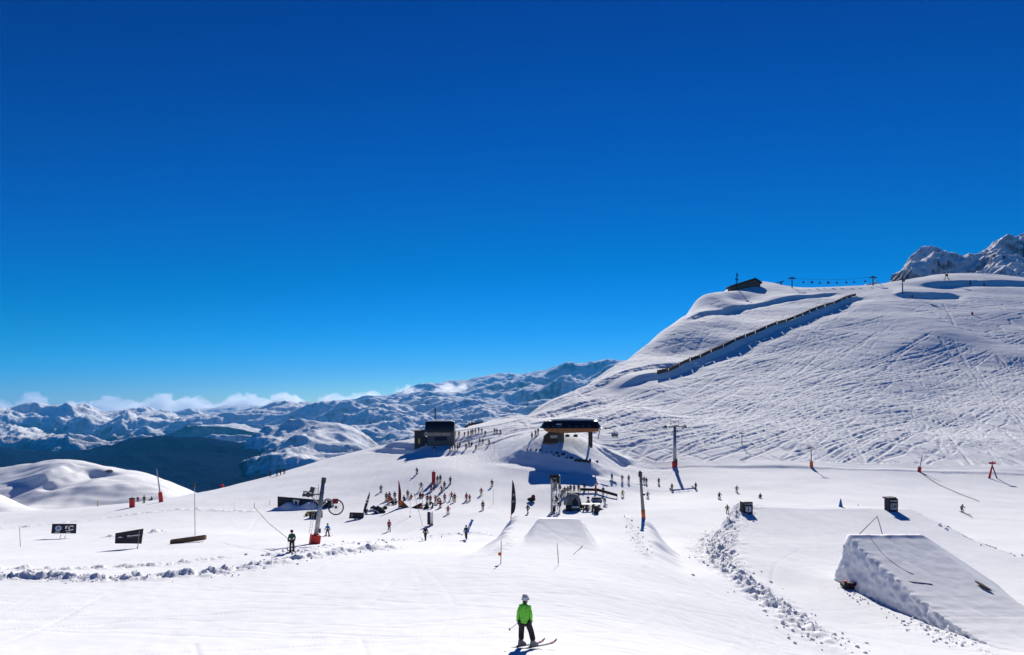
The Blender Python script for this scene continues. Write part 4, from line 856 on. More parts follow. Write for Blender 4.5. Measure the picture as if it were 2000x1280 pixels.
# ---------------------------------------------------------------- the skier in green, close to the camera
def green_skier():
    p = at(1025, 1266, 18, 30); S = 1.0
    yaw = -0.15                                            # seen from behind, head turned a little right
    P = dict(pel=(0, 0, .93), spine=(-.01, .01, 1.10), chest=(-.02, .02, 1.30), neck=(0, .03, 1.47), skull=(.01, .03, 1.56), crown=(.01, .035, 1.66),
             hipl=(-.10, 0, .88), hipr=(.10, 0, .88), knl=(-.13, .07, .49), knr=(.21, .08, .50), ankl=(-.12, -.02, .14), ankr=(.30, -.02, .13), toel=(-.06, .13, .07), toer=(.37, .12, .07),
             shl=(-.155, .02, 1.37), shr=(.145, .02, 1.37), ell=(-.225, -.02, 1.10), elr=(.20, .0, 1.10), wrl=(-.235, .05, .86), wrr=(.205, .07, .86), pal=(-.235, .08, .785), par=(.20, .09, .785))
    R = dict(pel=.085, spine=.08, chest=.085, neck=.058, skull=.085, crown=.075, hipl=.07, hipr=.07, knl=.05, knr=.05, ankl=.038, ankr=.042, toel=.035, toer=.035, shl=.045, shr=.045, ell=.035, elr=.035, wrl=.028, wrr=.028, pal=.036, par=.036)
    E = [('pel', 'spine'), ('spine', 'chest'), ('chest', 'neck'), ('neck', 'skull'), ('skull', 'crown'), ('pel', 'hipl'), ('pel', 'hipr'), ('hipl', 'knl'), ('hipr', 'knr'), ('knl', 'ankl'), ('knr', 'ankr'), ('ankl', 'toel'), ('ankr', 'toer'), ('chest', 'shl'), ('chest', 'shr'), ('shl', 'ell'), ('shr', 'elr'), ('ell', 'wrl'), ('elr', 'wrr'), ('wrl', 'pal'), ('wrr', 'par')]
    # fingers
    for s, sx in (('l', -1), ('r', 1)):
        w_ = P['pa' + s]
        for i, (dx, ln_) in enumerate(((-.022, .07), (-.007, .08), (.008, .075), (.022, .06))):
            a, b = f'f{s}{i}a', f'f{s}{i}b'; P[a] = (w_[0] + sx * .004, w_[1] + dx + .008, w_[2] - .045); P[b] = (w_[0] - sx * .022, w_[1] + dx + .018, w_[2] - .045 - ln_ * .6)
            R[a] = .011; R[b] = .009; E += [('pa' + s, a), (a, b)]
        P['t' + s] = (w_[0] - sx * .03, w_[1] + .045, w_[2] - .03); R['t' + s] = .011; E.append(('pa' + s, 't' + s))
    body = skin_mesh("person", {k: P[k] + (R[k],) for k in P}, E, 2); body.materials.append(K['skin'])
    o = bpy.data.objects.new("person", body); COL.objects.link(o); o.location = p + Vector((0, 0, .05)); o.rotation_euler = (0, 0, yaw)
    tag(o, "skier in a bright green hooded jacket and black trousers, close by at the bottom", "person")
    lime = mat("lime_green_shell", (0.15, 0.62, 0.04), 0.55, var=0.10, scale=5, bump=0.25); lime2 = mat("dark_lime_shell", (0.09, 0.44, 0.03), 0.6)
    J = dict(hem=(0, .0, .76, (.20, .20)), pel=(-.005, 0, .92, (.195, .195)), spine=P['spine'] + ((.18, .18),), chest=P['chest'] + ((.175, .175),), neck=(0, .03, 1.45, .085), col=(0, .02, 1.49, .07),
             shl=P['shl'] + (.09,), shr=P['shr'] + (.09,), ell=P['ell'] + (.078,), elr=P['elr'] + (.078,), wrl=P['wrl'] + (.058,), wrr=P['wrr'] + (.058,))
    j = skin_mesh("jacket", J, [('hem', 'pel'), ('pel', 'spine'), ('spine', 'chest'), ('chest', 'neck'), ('neck', 'col'), ('chest', 'shl'), ('chest', 'shr'), ('shl', 'ell'), ('shr', 'elr'), ('ell', 'wrl'), ('elr', 'wrr')], 3)
    jc = np.zeros(len(j.vertices) * 3); j.vertices.foreach_get("co", jc); jc = jc.reshape(-1, 3)
    w = 0.022 * fbm(jc[:, 0] * 7 + jc[:, 2] * 2, jc[:, 2] * 14, 3, 171); jc[:, 1] += w; jc[:, 0] += 0.6 * w; j.vertices.foreach_set("co", jc.ravel()); j.update(); jo = link("jacket", j, lime, o)
    hd = MB(); hd.ball((0, -.10, 1.42), .135, 18, 12, (1.05, .55, .62)); hd.prism([(-.13, 1.42), (.13, 1.42), (.03, 1.28), (-.03, 1.28)], .05, Matrix.Translation((0, -.135, 0))); ho_ = hd.build("hood", lime2, jo, True); bm_ = None
    MB().prism([(-.13, 1.105), (.12, 1.105), (.12, 1.12), (-.13, 1.12)], .012, Matrix.Translation((0, -.142, 0))).build("back_seam", lime2, jo)
    for z_, w_ in ((.98, .17), (1.22, .16)):
        MB().tube((-w_, -.12, z_), (w_ * .6, -.155, z_ - .03), .009, n=6).build("crease_seam", lime2, jo)
    for s in ('l', 'r'): q_ = Vector(P['wr' + s]); MB().tube(q_ + Vector((0, 0, -.02)), q_ + Vector((0, 0, .04)), .066, .066, 12).build("cuff", lime2, jo)
    tq = skin_mesh("trousers", dict(pel=(0, 0, .92, (.165, .14)), hipl=(-.10, 0, .84, .125), hipr=(.10, 0, .84, .125), knl=P['knl'] + (.105,), knr=P['knr'] + (.105,), sl=(-.13, .02, .30, .105), sr=(.265, .03, .30, .105), ankl=(-.12, -.01, .20, .095), ankr=(.295, -.01, .19, .095)),
                   [('pel', 'hipl'), ('pel', 'hipr'), ('hipl', 'knl'), ('hipr', 'knr'), ('knl', 'sl'), ('knr', 'sr'), ('sl', 'ankl'), ('sr', 'ankr')], 3)
    link("trousers", tq, K['black'], o)
    hair = MB().ball((.01, .0, 1.545), .092, 14, 8, (1, 1, .7)).build("hair", K['dwood'], o, True)
    hat = MB(); hat.ball((.015, .035, 1.655), .128, 20, 12, (1, 1.12, .88)); h_ = hat.build("helmet", mat("white_helmet", (0.62, 0.62, 0.66), 0.35), o, True)
    MB().torus((.015, .035, 1.625), .131, .014, 'z', 24).build("goggle_strap", K['dark'], h_); MB().ball((.02, .16, 1.62), .06, 12, 8, (1.4, .5, .7)).build("goggles", K['glass'], o, True)
    MB().box((-.03, .03, 1.765), (.1, .12, .03)).box((.05, .03, 1.76), (.05, .1, .03)).build("helmet_vent", K['grey'], h_)
    for s in ('l', 'r'):
        g = MB(); w_ = P['pa' + s]; g.ball((w_[0], w_[1], w_[2] + .0), .05, 10, 8, (.8, 1.1, 1.25))
        sx = -1 if s == 'l' else 1
        for dx, ln_ in ((-.03, .075), (-.01, .088), (.012, .08), (.032, .065)):
            g.tube((w_[0], w_[1] + dx, w_[2] - .03), (w_[0] - sx * .004, w_[1] + dx * 1.1 + .006, w_[2] - .03 - ln_ * .55), .017, .016, 8); g.tube((w_[0] - sx * .004, w_[1] + dx * 1.1 + .006, w_[2] - .03 - ln_ * .5), (w_[0] - sx * .035, w_[1] + dx * 1.1 + .012, w_[2] - .04 - ln_ * .85), .016, .013, 8)
        g.tube((w_[0] - sx * .01, w_[1] + .035, w_[2]), (w_[0] - sx * .045, w_[1] + .05, w_[2] - .045), .018, .014, 8)
        g.build("glove", K['black'], o, True)
    for s, f, yw in (('l', P['ankl'], -.95), ('r', P['ankr'], -.95)):
        d = Vector((-math.sin(yw), math.cos(yw), 0)); c = Vector((f[0], f[1], 0)); Mx = Matrix.Translation(c) @ Matrix.Rotation(yw, 4, 'Z')
        b = MB(); b.add([(-.055, -.12, .03), (.055, -.12, .03), (.05, .2, .03), (-.05, .2, .03), (-.045, -.10, .24), (.045, -.10, .24), (.045, .02, .24), (-.045, .02, .24), (-.05, .17, .11), (.05, .17, .11)],
              [(0, 3, 2, 1), (0, 1, 5, 4), (4, 5, 6, 7), (7, 6, 9, 8), (8, 9, 2, 3), (1, 2, 9, 6, 5), (0, 4, 7, 8, 3)], Mx)
        bo_ = b.build("boot", K['grey'], o, bevel=.02)
        for zz, yy in ((.10, .10), (.17, .06), (.22, .0)): MB().box((0, yy, zz), (.115, .03, .018), M=Mx).build("buckle", K['steel'], bo_)
        sk_ = MB(); vs = []
        prof = ((-.78, .045, .012), (-.5, .042, 0), (0, .036, 0), (.5, .042, 0), (.72, .05, .01), (.84, .046, .05), (.91, .03, .10), (.94, .012, .13))
        for y, hw, z in prof: vs += [(-hw, y, z), (hw, y, z), (hw, y, z + .018), (-hw, y, z + .018)]
        N = len(prof); fs = [(0, 1, 2, 3), tuple((N - 1) * 4 + k for k in (3, 2, 1, 0))] + [(i * 4 + k, (i + 1) * 4 + k, (i + 1) * 4 + (k + 1) % 4, i * 4 + (k + 1) % 4) for i in range(N - 1) for k in range(4)]
        sk_.add(vs, fs, Mx); so_ = sk_.build("ski", K['navy'], o)  # navy puts the dark-blue shade around the feet into the ski colour
        t2 = MB(); t2.add([(-.04, .60, .022), (.04, .60, .022), (.046, .84, .071), (-.046, .84, .071), (.012, .94, .15), (-.012, .94, .15)], [(0, 1, 2, 3), (3, 2, 4, 5)], Mx); t2.build("ski_tip", K['skired'], so_)
        MB().box((0, 0, .035), (.075, .34, .04), M=Mx).build("binding", K['dark'], so_)
    pl = MB(); h = Vector(P['pal']); q = Vector((-.52, -.25, .62)); pl.tube(h + Vector((.08, .1, .06)), q, .009, .008, 8); pl.tube(q + Vector((.03, .03, .015)), q + Vector((.02, .02, .01)), .045, .045, 10); pl.build("ski_pole", K['dsteel'], o)
green_skier()
# ================================================================ lift pylons and poles
def sc(p): return p.y / F
def leaning_pylon():
    p = at(614, 1063, 50, 110); s = sc(p); e = thing("lift_pylon", "tall leaning grey lift pylon with ladder, floodlights and red padded base", "lift pylon", p)
    H_ = 130 * s; top = Vector((19 * s, 0, H_)); ax = top.normalized()
    def A(f): return top * f
    m = MB(); a = MB(); m.tube((0, 0, -.4), A(.92), .26, .21, 16); a.tube(A(.92), A(1.0), .24, .24, 12); m.build("column", K['steel'], e, True); a.build("column_cap", K['dsteel'], e)
    MB().tube(A(.765), A(.785), .25, .245, 16).build("dark_band", K['dsteel'], e)
    pad = MB(); T = Matrix.Rotation(math.atan2(top.x, top.z), 4, 'Y'); pad.box((0, 0, .42), (.98, .9, 1.15), rz=.5, M=T); pad.build("base_padding", K['redpad'], e, bevel=.06)
    for sgn in (-1,):
        ld = MB(); b0 = Vector((-.52, -.15, 1.1)); b1 = b0 + top * .70; d0 = Vector((.24, 0, 0))
        ld.tube(b0, b1, .018, n=5).tube(b0 + d0, b1 + d0, .018, n=5)
        for k in range(18): q = b0.lerp(b1, (k + .5) / 18); ld.tube(q, q + d0, .014, n=5)
        ld.build("ladder", K['steel'], e)
    def P2(px, py, dy=0): return Vector(((px - 614) * s, dy, (1063 - py) * s))
    ar = MB(); ar.tube(P2(627, 966), P2(601, 966), .09).tube(P2(622, 983), P2(607, 969), .06).tube(P2(622, 984), P2(640, 975), .11).tube(P2(640, 975), P2(655, 980), .11).tube(P2(623, 994), P2(638, 980), .07); ar.build("crossarm", K['steel'], e)
    sh = MB(); sh.box(P2(602, 967), (1.1, .5, .28)); [sh.torus(P2(x, y), .2, .06, 'y', 14, 5) for x, y in ((597, 964), (602, 967), (606, 963))]; sh.tube(P2(606, 964), P2(592, 960), .04).tube(P2(592, 960), P2(598, 970), .03); sh.build("sheave_assembly", K['dsteel'], e)
    MB().box(P2(610, 957), (.42, .3, .6), ry=.2).build("floodlight", K['dsteel'], e); MB().box(P2(611, 952), (.36, .25, .08), ry=.2).build("floodlight_hood", K['steel'], e)
    wh = MB(); wh.torus(P2(656, 991), .78, .07, 'y', 30, 6)
    for k in range(8): a_ = math.pi * k / 8; d = Vector((math.cos(a_), 0, math.sin(a_))) * .76; wh.tube(P2(656, 991) - d, P2(656, 991) + d, .012, n=4)
    wh.ball(P2(656, 991), .14, 8, 6); wh.build("return_wheel", K['rub'], e)
    MB().box(P2(655, 979), (.5, .35, .5)).build("wheel_bracket", K['maroon'], e); MB().box(P2(625, 1037), (.12, .3, .45)).build("switch_box", K['dsteel'], e)
    MB().tube(P2(624, 945, -.3), P2(623, 975, -.3), .02, n=5).build("conduit", K['dsteel'], e)
    return e, s, p
leaning_pylon()
def tow_line():
    a = at(497, 992, 60, 300); h = tw.location + Vector((-.32, .15, 1.05)); A = Vector(((497 - 1000) / F * 78, 78, Zof(992, 78)))
    e = MB(); e.path([A, A.lerp(h, .5) - Vector((0, 0, .25)), h], .022, 6); tag(e.build("tow_rope", K['cable']), "thin drag lift rope slanting down to the towed skier's hand", "tow rope")
    b = MB(); b.tube(h + Vector((-.15, 0, 0)), h + Vector((.25, -.05, -.35)), .025, n=6); tag(b.build("tow_bar", K['dsteel']), "short tow bar held by the skier in dark green", "tow bar")
tow_line()
def tower():
    p = at(1318, 912, 170, 215); s = sc(p); e = thing("chairlift_tower", "big grey T-shaped chairlift tower with red pad casting a long blue shadow", "lift tower", p)
    H_ = 78 * s; MB().tube((0, 0, -1), (0, 0, H_), .52, .36, 18).build("column", K['steel'], e, True); 
    MB().tube((-.05, 0, -.3), (-.05, 0, 1.5), .72, .72, 16).build("base_padding", K['redpad'], e, True)
    c = MB(); c.box((0, 0, H_ + .1), (6.4, .5, .45)); c.prism([(-1.2, H_ + .3), (1.2, H_ + .3), (.2, H_ + .5), (-.2, H_ + .5)], .25); c.build("crossarm", K['steel'], e)
    g = MB(); g.box((0, 0, H_ + 1.55), (4.4, .12, .12)).tube((-1.1, 0, H_), (-1.1, 0, H_ + 1.6), .08).tube((1.1, 0, H_), (1.1, 0, H_ + 1.6), .08); g.build("maintenance_frame", K['dsteel'], e)
    for sx in (-1, 1):
        a = MB(); a.box((sx * 2.7, 0, H_ - .15), (.3, 3.6, .35)); [a.torus((sx * 2.7, y, H_ + .12), .22, .07, 'x', 12, 5) for y in (-1.5, -.9, -.3, .3, .9, 1.5)]; a.build("sheave_assembly", K['dsteel'], e)
        MB().box((sx * 2.0, -.6, H_ + .0), (1.7, .7, .08)).build("catwalk", K['steel'], e)
    MB().box((.35, -.6, 1.2), (.5, .12, H_ * .0 + 2.0)).build("ladder", K['dsteel'], e)
    # haul ropes to the station
    st = at(1173, 861, 150, 215); 
    for sx, lab in ((-1, "left haul rope running from the lift station to the grey tower"), (1, "right haul rope running from the lift station to the grey tower")):
        A = Vector((st.x + 3.0, 181 + sx * 1.5, st.z + 3.2)); B = p + Vector((sx * 2.7, 0, H_ + .35)); N = 12; m = MB()
        m.path([A.lerp(B, i / N) - Vector((0, 0, .5 * math.sin(math.pi * i / N))) for i in range(N + 1)], .022, 4); tag(m.build("haul_rope", K['cable']), lab, "cable")
tower()
def slim_pole():
    p = at(1257, 1012, 70, 100); s = sc(p); e = thing("slim_pylon", "thin tall dark pole with orange sleeve, right of the centre jump", "pole", p); H_ = 92 * s; d = -7 * s
    def A(f): return Vector((d * f, 0, H_ * f))
    MB().tube(A(.17), A(1), .22, .13, 12).build("column", K['grey'], e, True); MB().tube(A(-.04), A(.17), .24, .24, 12).build("orange_sleeve", K['orpad'], e, True)
    MB().box(A(.93), (.42, .3, .7)).build("pulley_head", K['dsteel'], e); MB().box(A(.50) + Vector((.28, 0, 0)), (.25, .2, .3)).build("control_box", K['dsteel'], e); MB().box(A(.72) + Vector((-.1, 0, 0)), (.9, .1, .1)).build("step_bar", K['dsteel'], e)
slim_pole()
def small_pylon(px, pb, pt, lab, padc, lean=0, kind='T', lo=100, hi=400, grp="small drag lift pylons"):
    p = at(px, pb, lo, hi); s = sc(p); e = thing("drag_pylon", lab, "lift pylon", p, group=grp); H_ = (pb - pt) * s; d = lean * s
    def A(f): return Vector((d * f, 0, H_ * f))
    if kind == 'A':
        MB().tube((-1.0 * .9, 0, -.4), A(.75), .3, .16).build("leg", K['redpad'], e); MB().tube((1.3, 0, -.2), A(.75), .14).build("leg", K['dsteel'], e); MB().box(A(.9), (1.5, .5, .5)).build("pulley_box", K['redpad'], e); MB().tube(A(.7), A(1.0), .12).build("mast", K['dsteel'], e)
    else:
        MB().tube(A(-.05), A(1), .2 if H_ > 6 else .12, .1).build("column", K['steel'] if kind != 'D' else K['dsteel'], e)
        if padc: MB().tube(A(0) - Vector((0, 0, .2)), A(0) + Vector((d * .25, 0, min(2.2, H_ * .3))), .48, .42, 12).build("padding", K[padc], e)
        if kind == 'T' or kind == 'D': MB().box(A(.98), (1.7, .25, .25)).build("crossarm", K['dsteel'], e)
small_pylon(1449, 868, 847, "small dark drag pylon alone on the tracked slope right of the tower", None, 0, 'D', 190, 330)
small_pylon(1585, 912, 874, "drag pylon with orange red pad and cluttered head at the slope's foot", 'orpad', -1, 'D', 170, 230)
small_pylon(1795, 921, 890, "thin leaning pylon with red pad at the slope's foot, right half", 'redpad', 6, 'P', 160, 230)
small_pylon(1938, 935, 902, "red A-shaped drag lift return frame near the right edge", None, 0, 'A', 150, 230)
small_pylon(315, 981, 916, "slanted grey pole with tall red pad near the left snow hill", 'redpad', -9, 'P', 130, 230)
e_ = at(1592, 893, 180, 240)
def pole(px, pb, pt, lab, lean=0, r=.03, mt='pole', extra=None, lo=20, hi=260):
    p = at(px, pb, lo, hi); s = sc(p); e = thing("marker_pole", lab, "pole", p, group="thin poles stuck in the snow"); H_ = (pb - pt) * s; q = Vector((lean * s, 0, H_))
    MB().tube((0, 0, -.3), q, r, r * .8, 8).build("pole", K[mt], e)
    if extra == 'disc': MB().ball(q * .42 + Vector((-.08, -.05, 0)), .13, 10, 8).build("orange_marker", K['orpad'], e)
    if extra == 'head': MB().box(q, (.2, .2, .55)).build("pole_head", K['dsteel'], e)
    if extra == 'base': MB().ball((0, 0, .08), .14, 8, 6).build("foot", K['dsteel'], e)
    if extra == 'stones': MB().box((.1, 0, .15), (.35, .3, .3)).build("foot", K['dsteel'], e)
    return e
pole(381, 1046, 948, "tall thin post with a dark head, left of the middle behind the long rail", -1, .05, 'steel', 'head')
pole(40, 1068, 1030, "thin bare pole at the far left, left of the two black boards", -2, .03)
pole(978, 1101, 1056, "thin pole with an orange disc below the black feather flag", 1, .03, 'pole', 'disc')
pole(963.5, 985, 955, "faint thin stake right of the black skier, left of the black flag", 0, .03)
pole(801, 1010, 958, "tall white pole standing in the middle of the crowd", 0, .04, 'white', 'base')
pole(826, 1027, 960, "long leaning stick right of the white pole, crossing the crowd", -18, .03)
pole(825.5, 995, 976, "short brown pole beside the orange cushion in the crowd", 0, .04, 'wood')
pole(1091, 1104, 1062, "thin short stake in front of the centre jump", -3, .014)
pole(1076, 1006, 975, "dark marker pole at the foot of the ski rack tower", 0, .04, 'dsteel', 'stones')
pole(568, 988, 968, "hair thin stake left of the long black wall", 0, .02); pole(457, 998, 980, "hair thin stake on the left piste near the crest", 0, .02)
pole(966, 882, 864, "thin stake beside the station's big shadow, left tip", 0, .04)
pole(191, 990, 978, "short yellow marker post on the left crest", 0, .10, 'yellow')
for px, py, pt, lab in ((258, 991, 973, "upright red safety pad with dark top, left piste edge"), (434, 949, 942, "red safety pad peeping over the crest, left of the four figures"), (847, 942, 922, "bright red padded post on the piste above the crowd")):
    p = at(px, py, 100, 260); s = sc(p); h = (py - pt) * s; e = thing("safety_pad", lab, "safety pad", p, group="red padded posts on the pistes"); w_ = .45 if px > 300 else .55
    MB().box((0, 0, h / 2), (w_ * 1.8, w_, h)).build("padding", K['redpad'], e, bevel=.08); MB().tube((0, 0, -.3), (0, 0, h + .4), .06).build("post", K['dsteel'], e)
    if px < 300: MB().box((0, 0, h - .1), (w_ * 1.85, w_ * 1.05, .3)).build("dark_top", K['dark'], e)
for px, py, lab in ((527, 986, "tiny red stake left end of the long black wall"), (497, 992, "tiny red stake at the top of the slanting tow rope")):
    p = at(px, py, 60, 260); e = thing("red_stake", lab, "stake", p, group="tiny red stakes"); MB().tube((0, 0, -.2), (0, 0, .85), .055, .05, 6).build("stake", K['redpad'], e); MB().ball((0, 0, .87), .07, 6, 5).build("knob", K['orpad'], e)
# ================================================================ boards, flags, banners
def board(corners, lab, D, deco):
    """a cloth board strung between poles; corners in photo pixels tl, tr, br, bl"""
    p0 = at((corners[2][0] + corners[3][0]) / 2, D[1], D[0] - 25, D[0] + 35); dd = p0.y; s = dd / F
    e = thing("sign_board", lab, "banner", p0, group="black cloth boards at the left")
    Cn = [Vector(((c[0] - 1000) * s - p0.x, (0.9 if c[0] > corners[3][0] + 8 else -.5), -(c[1] - H0) * s - p0.z)) for c in corners]
    nrm = (Cn[1] - Cn[0]).cross(Cn[3] - Cn[0]).normalized(); nrm = nrm if nrm.y < 0 else -nrm; m = MB(); N = 8; vs = []
    for side in (0, 1):
        for i in range(N + 1):
            u = i / N; a = Cn[0].lerp(Cn[1], u); b = Cn[3].lerp(Cn[2], u); bow = -nrm * (.04 * math.sin(math.pi * u)) - nrm * .03 * side; vs += [a + bow, b + bow]
    M_ = 2 * (N + 1); fs = []
    for i in range(N): fs += [(2 * i, 2 * i + 2, 2 * i + 3, 2 * i + 1), (M_ + 2 * i, M_ + 2 * i + 1, M_ + 2 * i + 3, M_ + 2 * i + 2), (2 * i, M_ + 2 * i, M_ + 2 * i + 2, 2 * i + 2), (2 * i + 1, 2 * i + 3, M_ + 2 * i + 3, M_ + 2 * i + 1)]
    fs += [(0, 1, M_ + 1, M_), (2 * N, M_ + 2 * N, M_ + 2 * N + 1, 2 * N + 1)]; m.add(vs, fs); cl = m.build("cloth", K['sign'], e)
    U = (Cn[1] - Cn[0]); V_ = (Cn[3] - Cn[0])
    def pt(u, v, o=.05): return Cn[0] + U * u + V_ * v + nrm * o
    def patch(name, poly, mt, o=.05):
        q = MB(); n = len(poly); vs = [pt(u, v, o) for u, v in poly] + [pt(u, v, o - .015) for u, v in poly]
        q.add(vs, [tuple(range(n)), tuple(range(2 * n - 1, n - 1, -1))] + [(k, n + k, n + (k + 1) % n, (k + 1) % n) for k in range(n)]); return q.build(name, K[mt], cl)
    deco(patch); return e, Cn, p0, s
def ring(cu, cv, ru, rv, n=20, a0=0, a1=2 * math.pi): return [(cu + ru * math.cos(a0 + (a1 - a0) * k / n), cv + rv * math.sin(a0 + (a1 - a0) * k / n)) for k in range(n if abs(a1 - a0 - 2 * math.pi) < .01 else n + 1)]
def arc(cu, cv, ru, rv, t, a0, a1, n=14): o = ring(cu, cv, ru, rv, n, a0, a1); i = ring(cu, cv, ru - t, rv - t * rv / ru, n, a0, a1); return o + i[::-1]
def deco1(P):
    P("round_emblem", ring(.27, .45, .13, .27), 'emblem'); P("emblem_centre", ring(.27, .43, .08, .17), 'cyan', .06); P("small_lettering", [(.14, .80), (.34, .80), (.34, .90), (.14, .90)], 'emblem')
    P("letter_stroke", [(.54, .22), (.66, .20), (.65, .30), (.62, .30), (.62, .52), (.54, .50)], 'emblem'); P("letter_c", arc(.80, .42, .13, .26, .055, .6, 5.6), 'emblem')
    P("small_lettering", [(.56, .66), (.78, .66), (.76, .74), (.58, .74)], 'emblem'); P("small_lettering", [(.60, .86), (.80, .86), (.78, .95), (.62, .95)], 'emblem')
b1 = board([(107, 1022), (141, 1026), (140, 1045), (105, 1041)], "black board with a round emblem and white letters on stilts, leftmost", (95, 1052), deco1)
def deco2(P):
    P("swoosh", [(.08, .50), (.14, .40), (.22, .44), (.27, .56), (.20, .52), (.13, .50)], 'emblem'); P("lettering", [(.42, .42), (.50, .40), (.52, .46), (.88, .50), (.88, .60), (.55, .55), (.42, .52)], 'emblem'); P("lettering", [(.42, .60), (.84, .68), (.84, .71), (.42, .64)], 'grey')
b2_ = board([(231, 1040), (271, 1036), (267, 1066), (230, 1060)], "black board with a white swoosh and small white wording, second from left", (85, 1072), deco2)
for (bb, feet, pt_) in ((b1, ((115, 1080, 117, 1045), (121, 1078, 126, 1047)), 0), (b2_, ((265, 1092, 267, 1068), (273, 1092, 270, 1037)), 0)):
    e, Cn, p0, s = bb
    for x0, y0, x1, y1 in feet: MB().tube(((x0 - 1000) * s - p0.x, -.6, -(y0 - H0) * s - p0.z), ((x1 - 1000) * s - p0.x, .2, -(y1 - H0) * s - p0.z), .035, .035, 6).build("stilt", K['pole'], e)
def deco3(P): P("emblem", ring(.16, .5, .09, .3), 'grey'); P("bottom_stripe", [(.02, .93), (.98, .90), (.98, 1.0), (.02, 1.0)], 'olive')
board([(684.5, 1000), (709, 1003.5), (708, 1014.5), (683, 1012)], "low black board on the snow at the foot of the black and white feather flag", (115, 1015), deco3)
def feather(px, pb, pt, lab, wpx, col, lean, marks=(), mcol='emblem', lo=60, hi=190, curve=1, foot=None):
    p = at(px, pb, lo, hi); s = sc(p); H_ = (pb - pt) * s; d = lean * s; e = thing("feather_flag", lab, "flag", p, group="feather flags"); w_ = wpx * s
    ps = [Vector((d * (k / 10) ** 1.3, 0, H_ * k / 10)) for k in range(11)]; ps[0].z = -.3; MB().path(ps, .035, 6).build("pole", K['dsteel'], e)
    m = MB(); vs = []; N = 12
    for k in range(N + 1):
        f = .1 + .9 * k / N; x = d * f ** 1.3; wd = w_ * (math.sin(math.pi * min(1, (k / N) ** .8)) ** .55 if 0 < k < N else 0.04) * (1.0 - .35 * (k / N)); yy = .06 * math.sin(k * 1.1)
        vs += [(x - .03, -.03, H_ * f), (x + wd * curve, yy - .03, H_ * f), (x + wd * curve, yy + .0, H_ * f), (x - .03, 0, H_ * f)]
    m.add(vs, [(0, 1, 2, 3), tuple(N * 4 + q for q in (3, 2, 1, 0))] + [(i * 4 + q, (i + 1) * 4 + q, (i + 1) * 4 + (q + 1) % 4, i * 4 + (q + 1) % 4) for i in range(N) for q in range(4)]); c = m.build("cloth", K[col], e)
    for f, hh in marks: x = d * f ** 1.3; MB().box((x + w_ * .42, -.05, H_ * f), (w_ * .55, .02, hh)).build("white_mark", K[mcol], c)
    if foot: MB().tube((0, 0, -.1), (0, 0, .45), .07).build("orange_foot", K['orpad'], e)
    return e
feather(998, 1011, 935, "tall black feather flag standing on the edge of the centre jump's shelf", 10, 'black', 3, ((.62, .35), (.45, .3)), 'grey', 60, 110, foot=1)
feather(709, 1003, 961, "slanted black feather flag with white marks, left of the crowd", 6, 'black', 13, ((.82, .3), (.64, .35), (.5, .2)), 'emblem', 80, 150)
feather(778, 992, 939, "tall pointed maroon feather flag rising out of the crowd", 6.5, 'maroon', 0.5, (), 'emblem', 90, 170)
def jump_cube(px, pb, pt, wpx, lab, txt, lid, lo=70, hi=130):
    p = at(px, pb, lo, hi); s = sc(p); W_ = wpx * s; H_ = (pb - pt) * s; e = thing("inflatable_cube", lab, "inflatable cube", p, rz=.08)
    q = MB(); q.box((0, W_ * .45, H_ * .5), (W_, W_ * .9, H_)); q.build("cube_body", K['sign'], e, bevel=W_ * .10)
    MB().box((0, -.03, H_ * .40), (W_ * .72, .05, H_ * .44)).build("white_panel", K['emblem'], e, bevel=.01)
    text_mesh("panel_lettering", txt, H_ * .46, K['sign'], e, (0, -.075, H_ * .40), bold=.02)
    for k in (-.3, -.05, .12, .32): MB().box((W_ * k, .02, H_ * .83), (W_ * .12, .12, H_ * .08)).build("top_lettering", K['pale'], e)
    if lid: MB().box((-W_ * .22, W_ * .4, H_ * 1.04), (W_ * .95, W_ * .9, H_ * .10), ry=-.05).build("lid_board", K['dark'], e)
    else: MB().tube((-W_ * .5, .4, H_ * .7), (-W_ * .95, .2, .0), .03).build("guy_rope", K['pole'], e)
jump_cube(1461.5, 1004, 980, 20, "black inflatable cube with a white panel, at the top left of the landing", "[ I ]", False)
jump_cube(1746, 999.5, 974, 19, "black inflatable cube with a white numbered panel and tilted lid, right one", "3I0", True)
p = at(1642, 990, 70, 160); e = thing("blue_cone", "slim tall blue cone flag on the crest between the two black cubes", "cone", p); s = sc(p)
MB().tube((0, 0, -.1), (0, 0, 15 * s), 4.2 * s, .8 * s, 16).build("cone_body", K['plastic'], e, True); MB().tube((0, 0, 15 * s), (0, 0, 16 * s), .8 * s, .5 * s, 8).build("tip", K['navy'], e)
p = at(1676, 988, 70, 160); e = thing("stub_stake", "tiny brown stake stub on the crest right of the blue cone", "stake", p); MB().tube((0, 0, -.1), (0, 0, .35), .05).build("stake", K['wood'], e)
# standing banner with a white and a dark panel
p = at(840, 1027, 70, 140); s = sc(p); e = thing("standing_banner", "upright banner, half black and half white with a red foot, below the crowd", "banner", p)
MB().box((-2.6 * s, 0, 14 * s), (5.6 * s, .08, 25 * s)).build("dark_panel", K['sign'], e); MB().box((3 * s, 0, 13.5 * s), (5.6 * s, .06, 24 * s)).build("white_panel", K['white'], e)
MB().box((2.5 * s, -.1, 1 * s), (8 * s, .35, 2.2 * s)).build("red_foot", K['orpad'], e, bevel=.03); MB().tube((6 * s, 0, 0), (4.5 * s, 0, 28 * s), .03).build("pole", K['pole'], e)
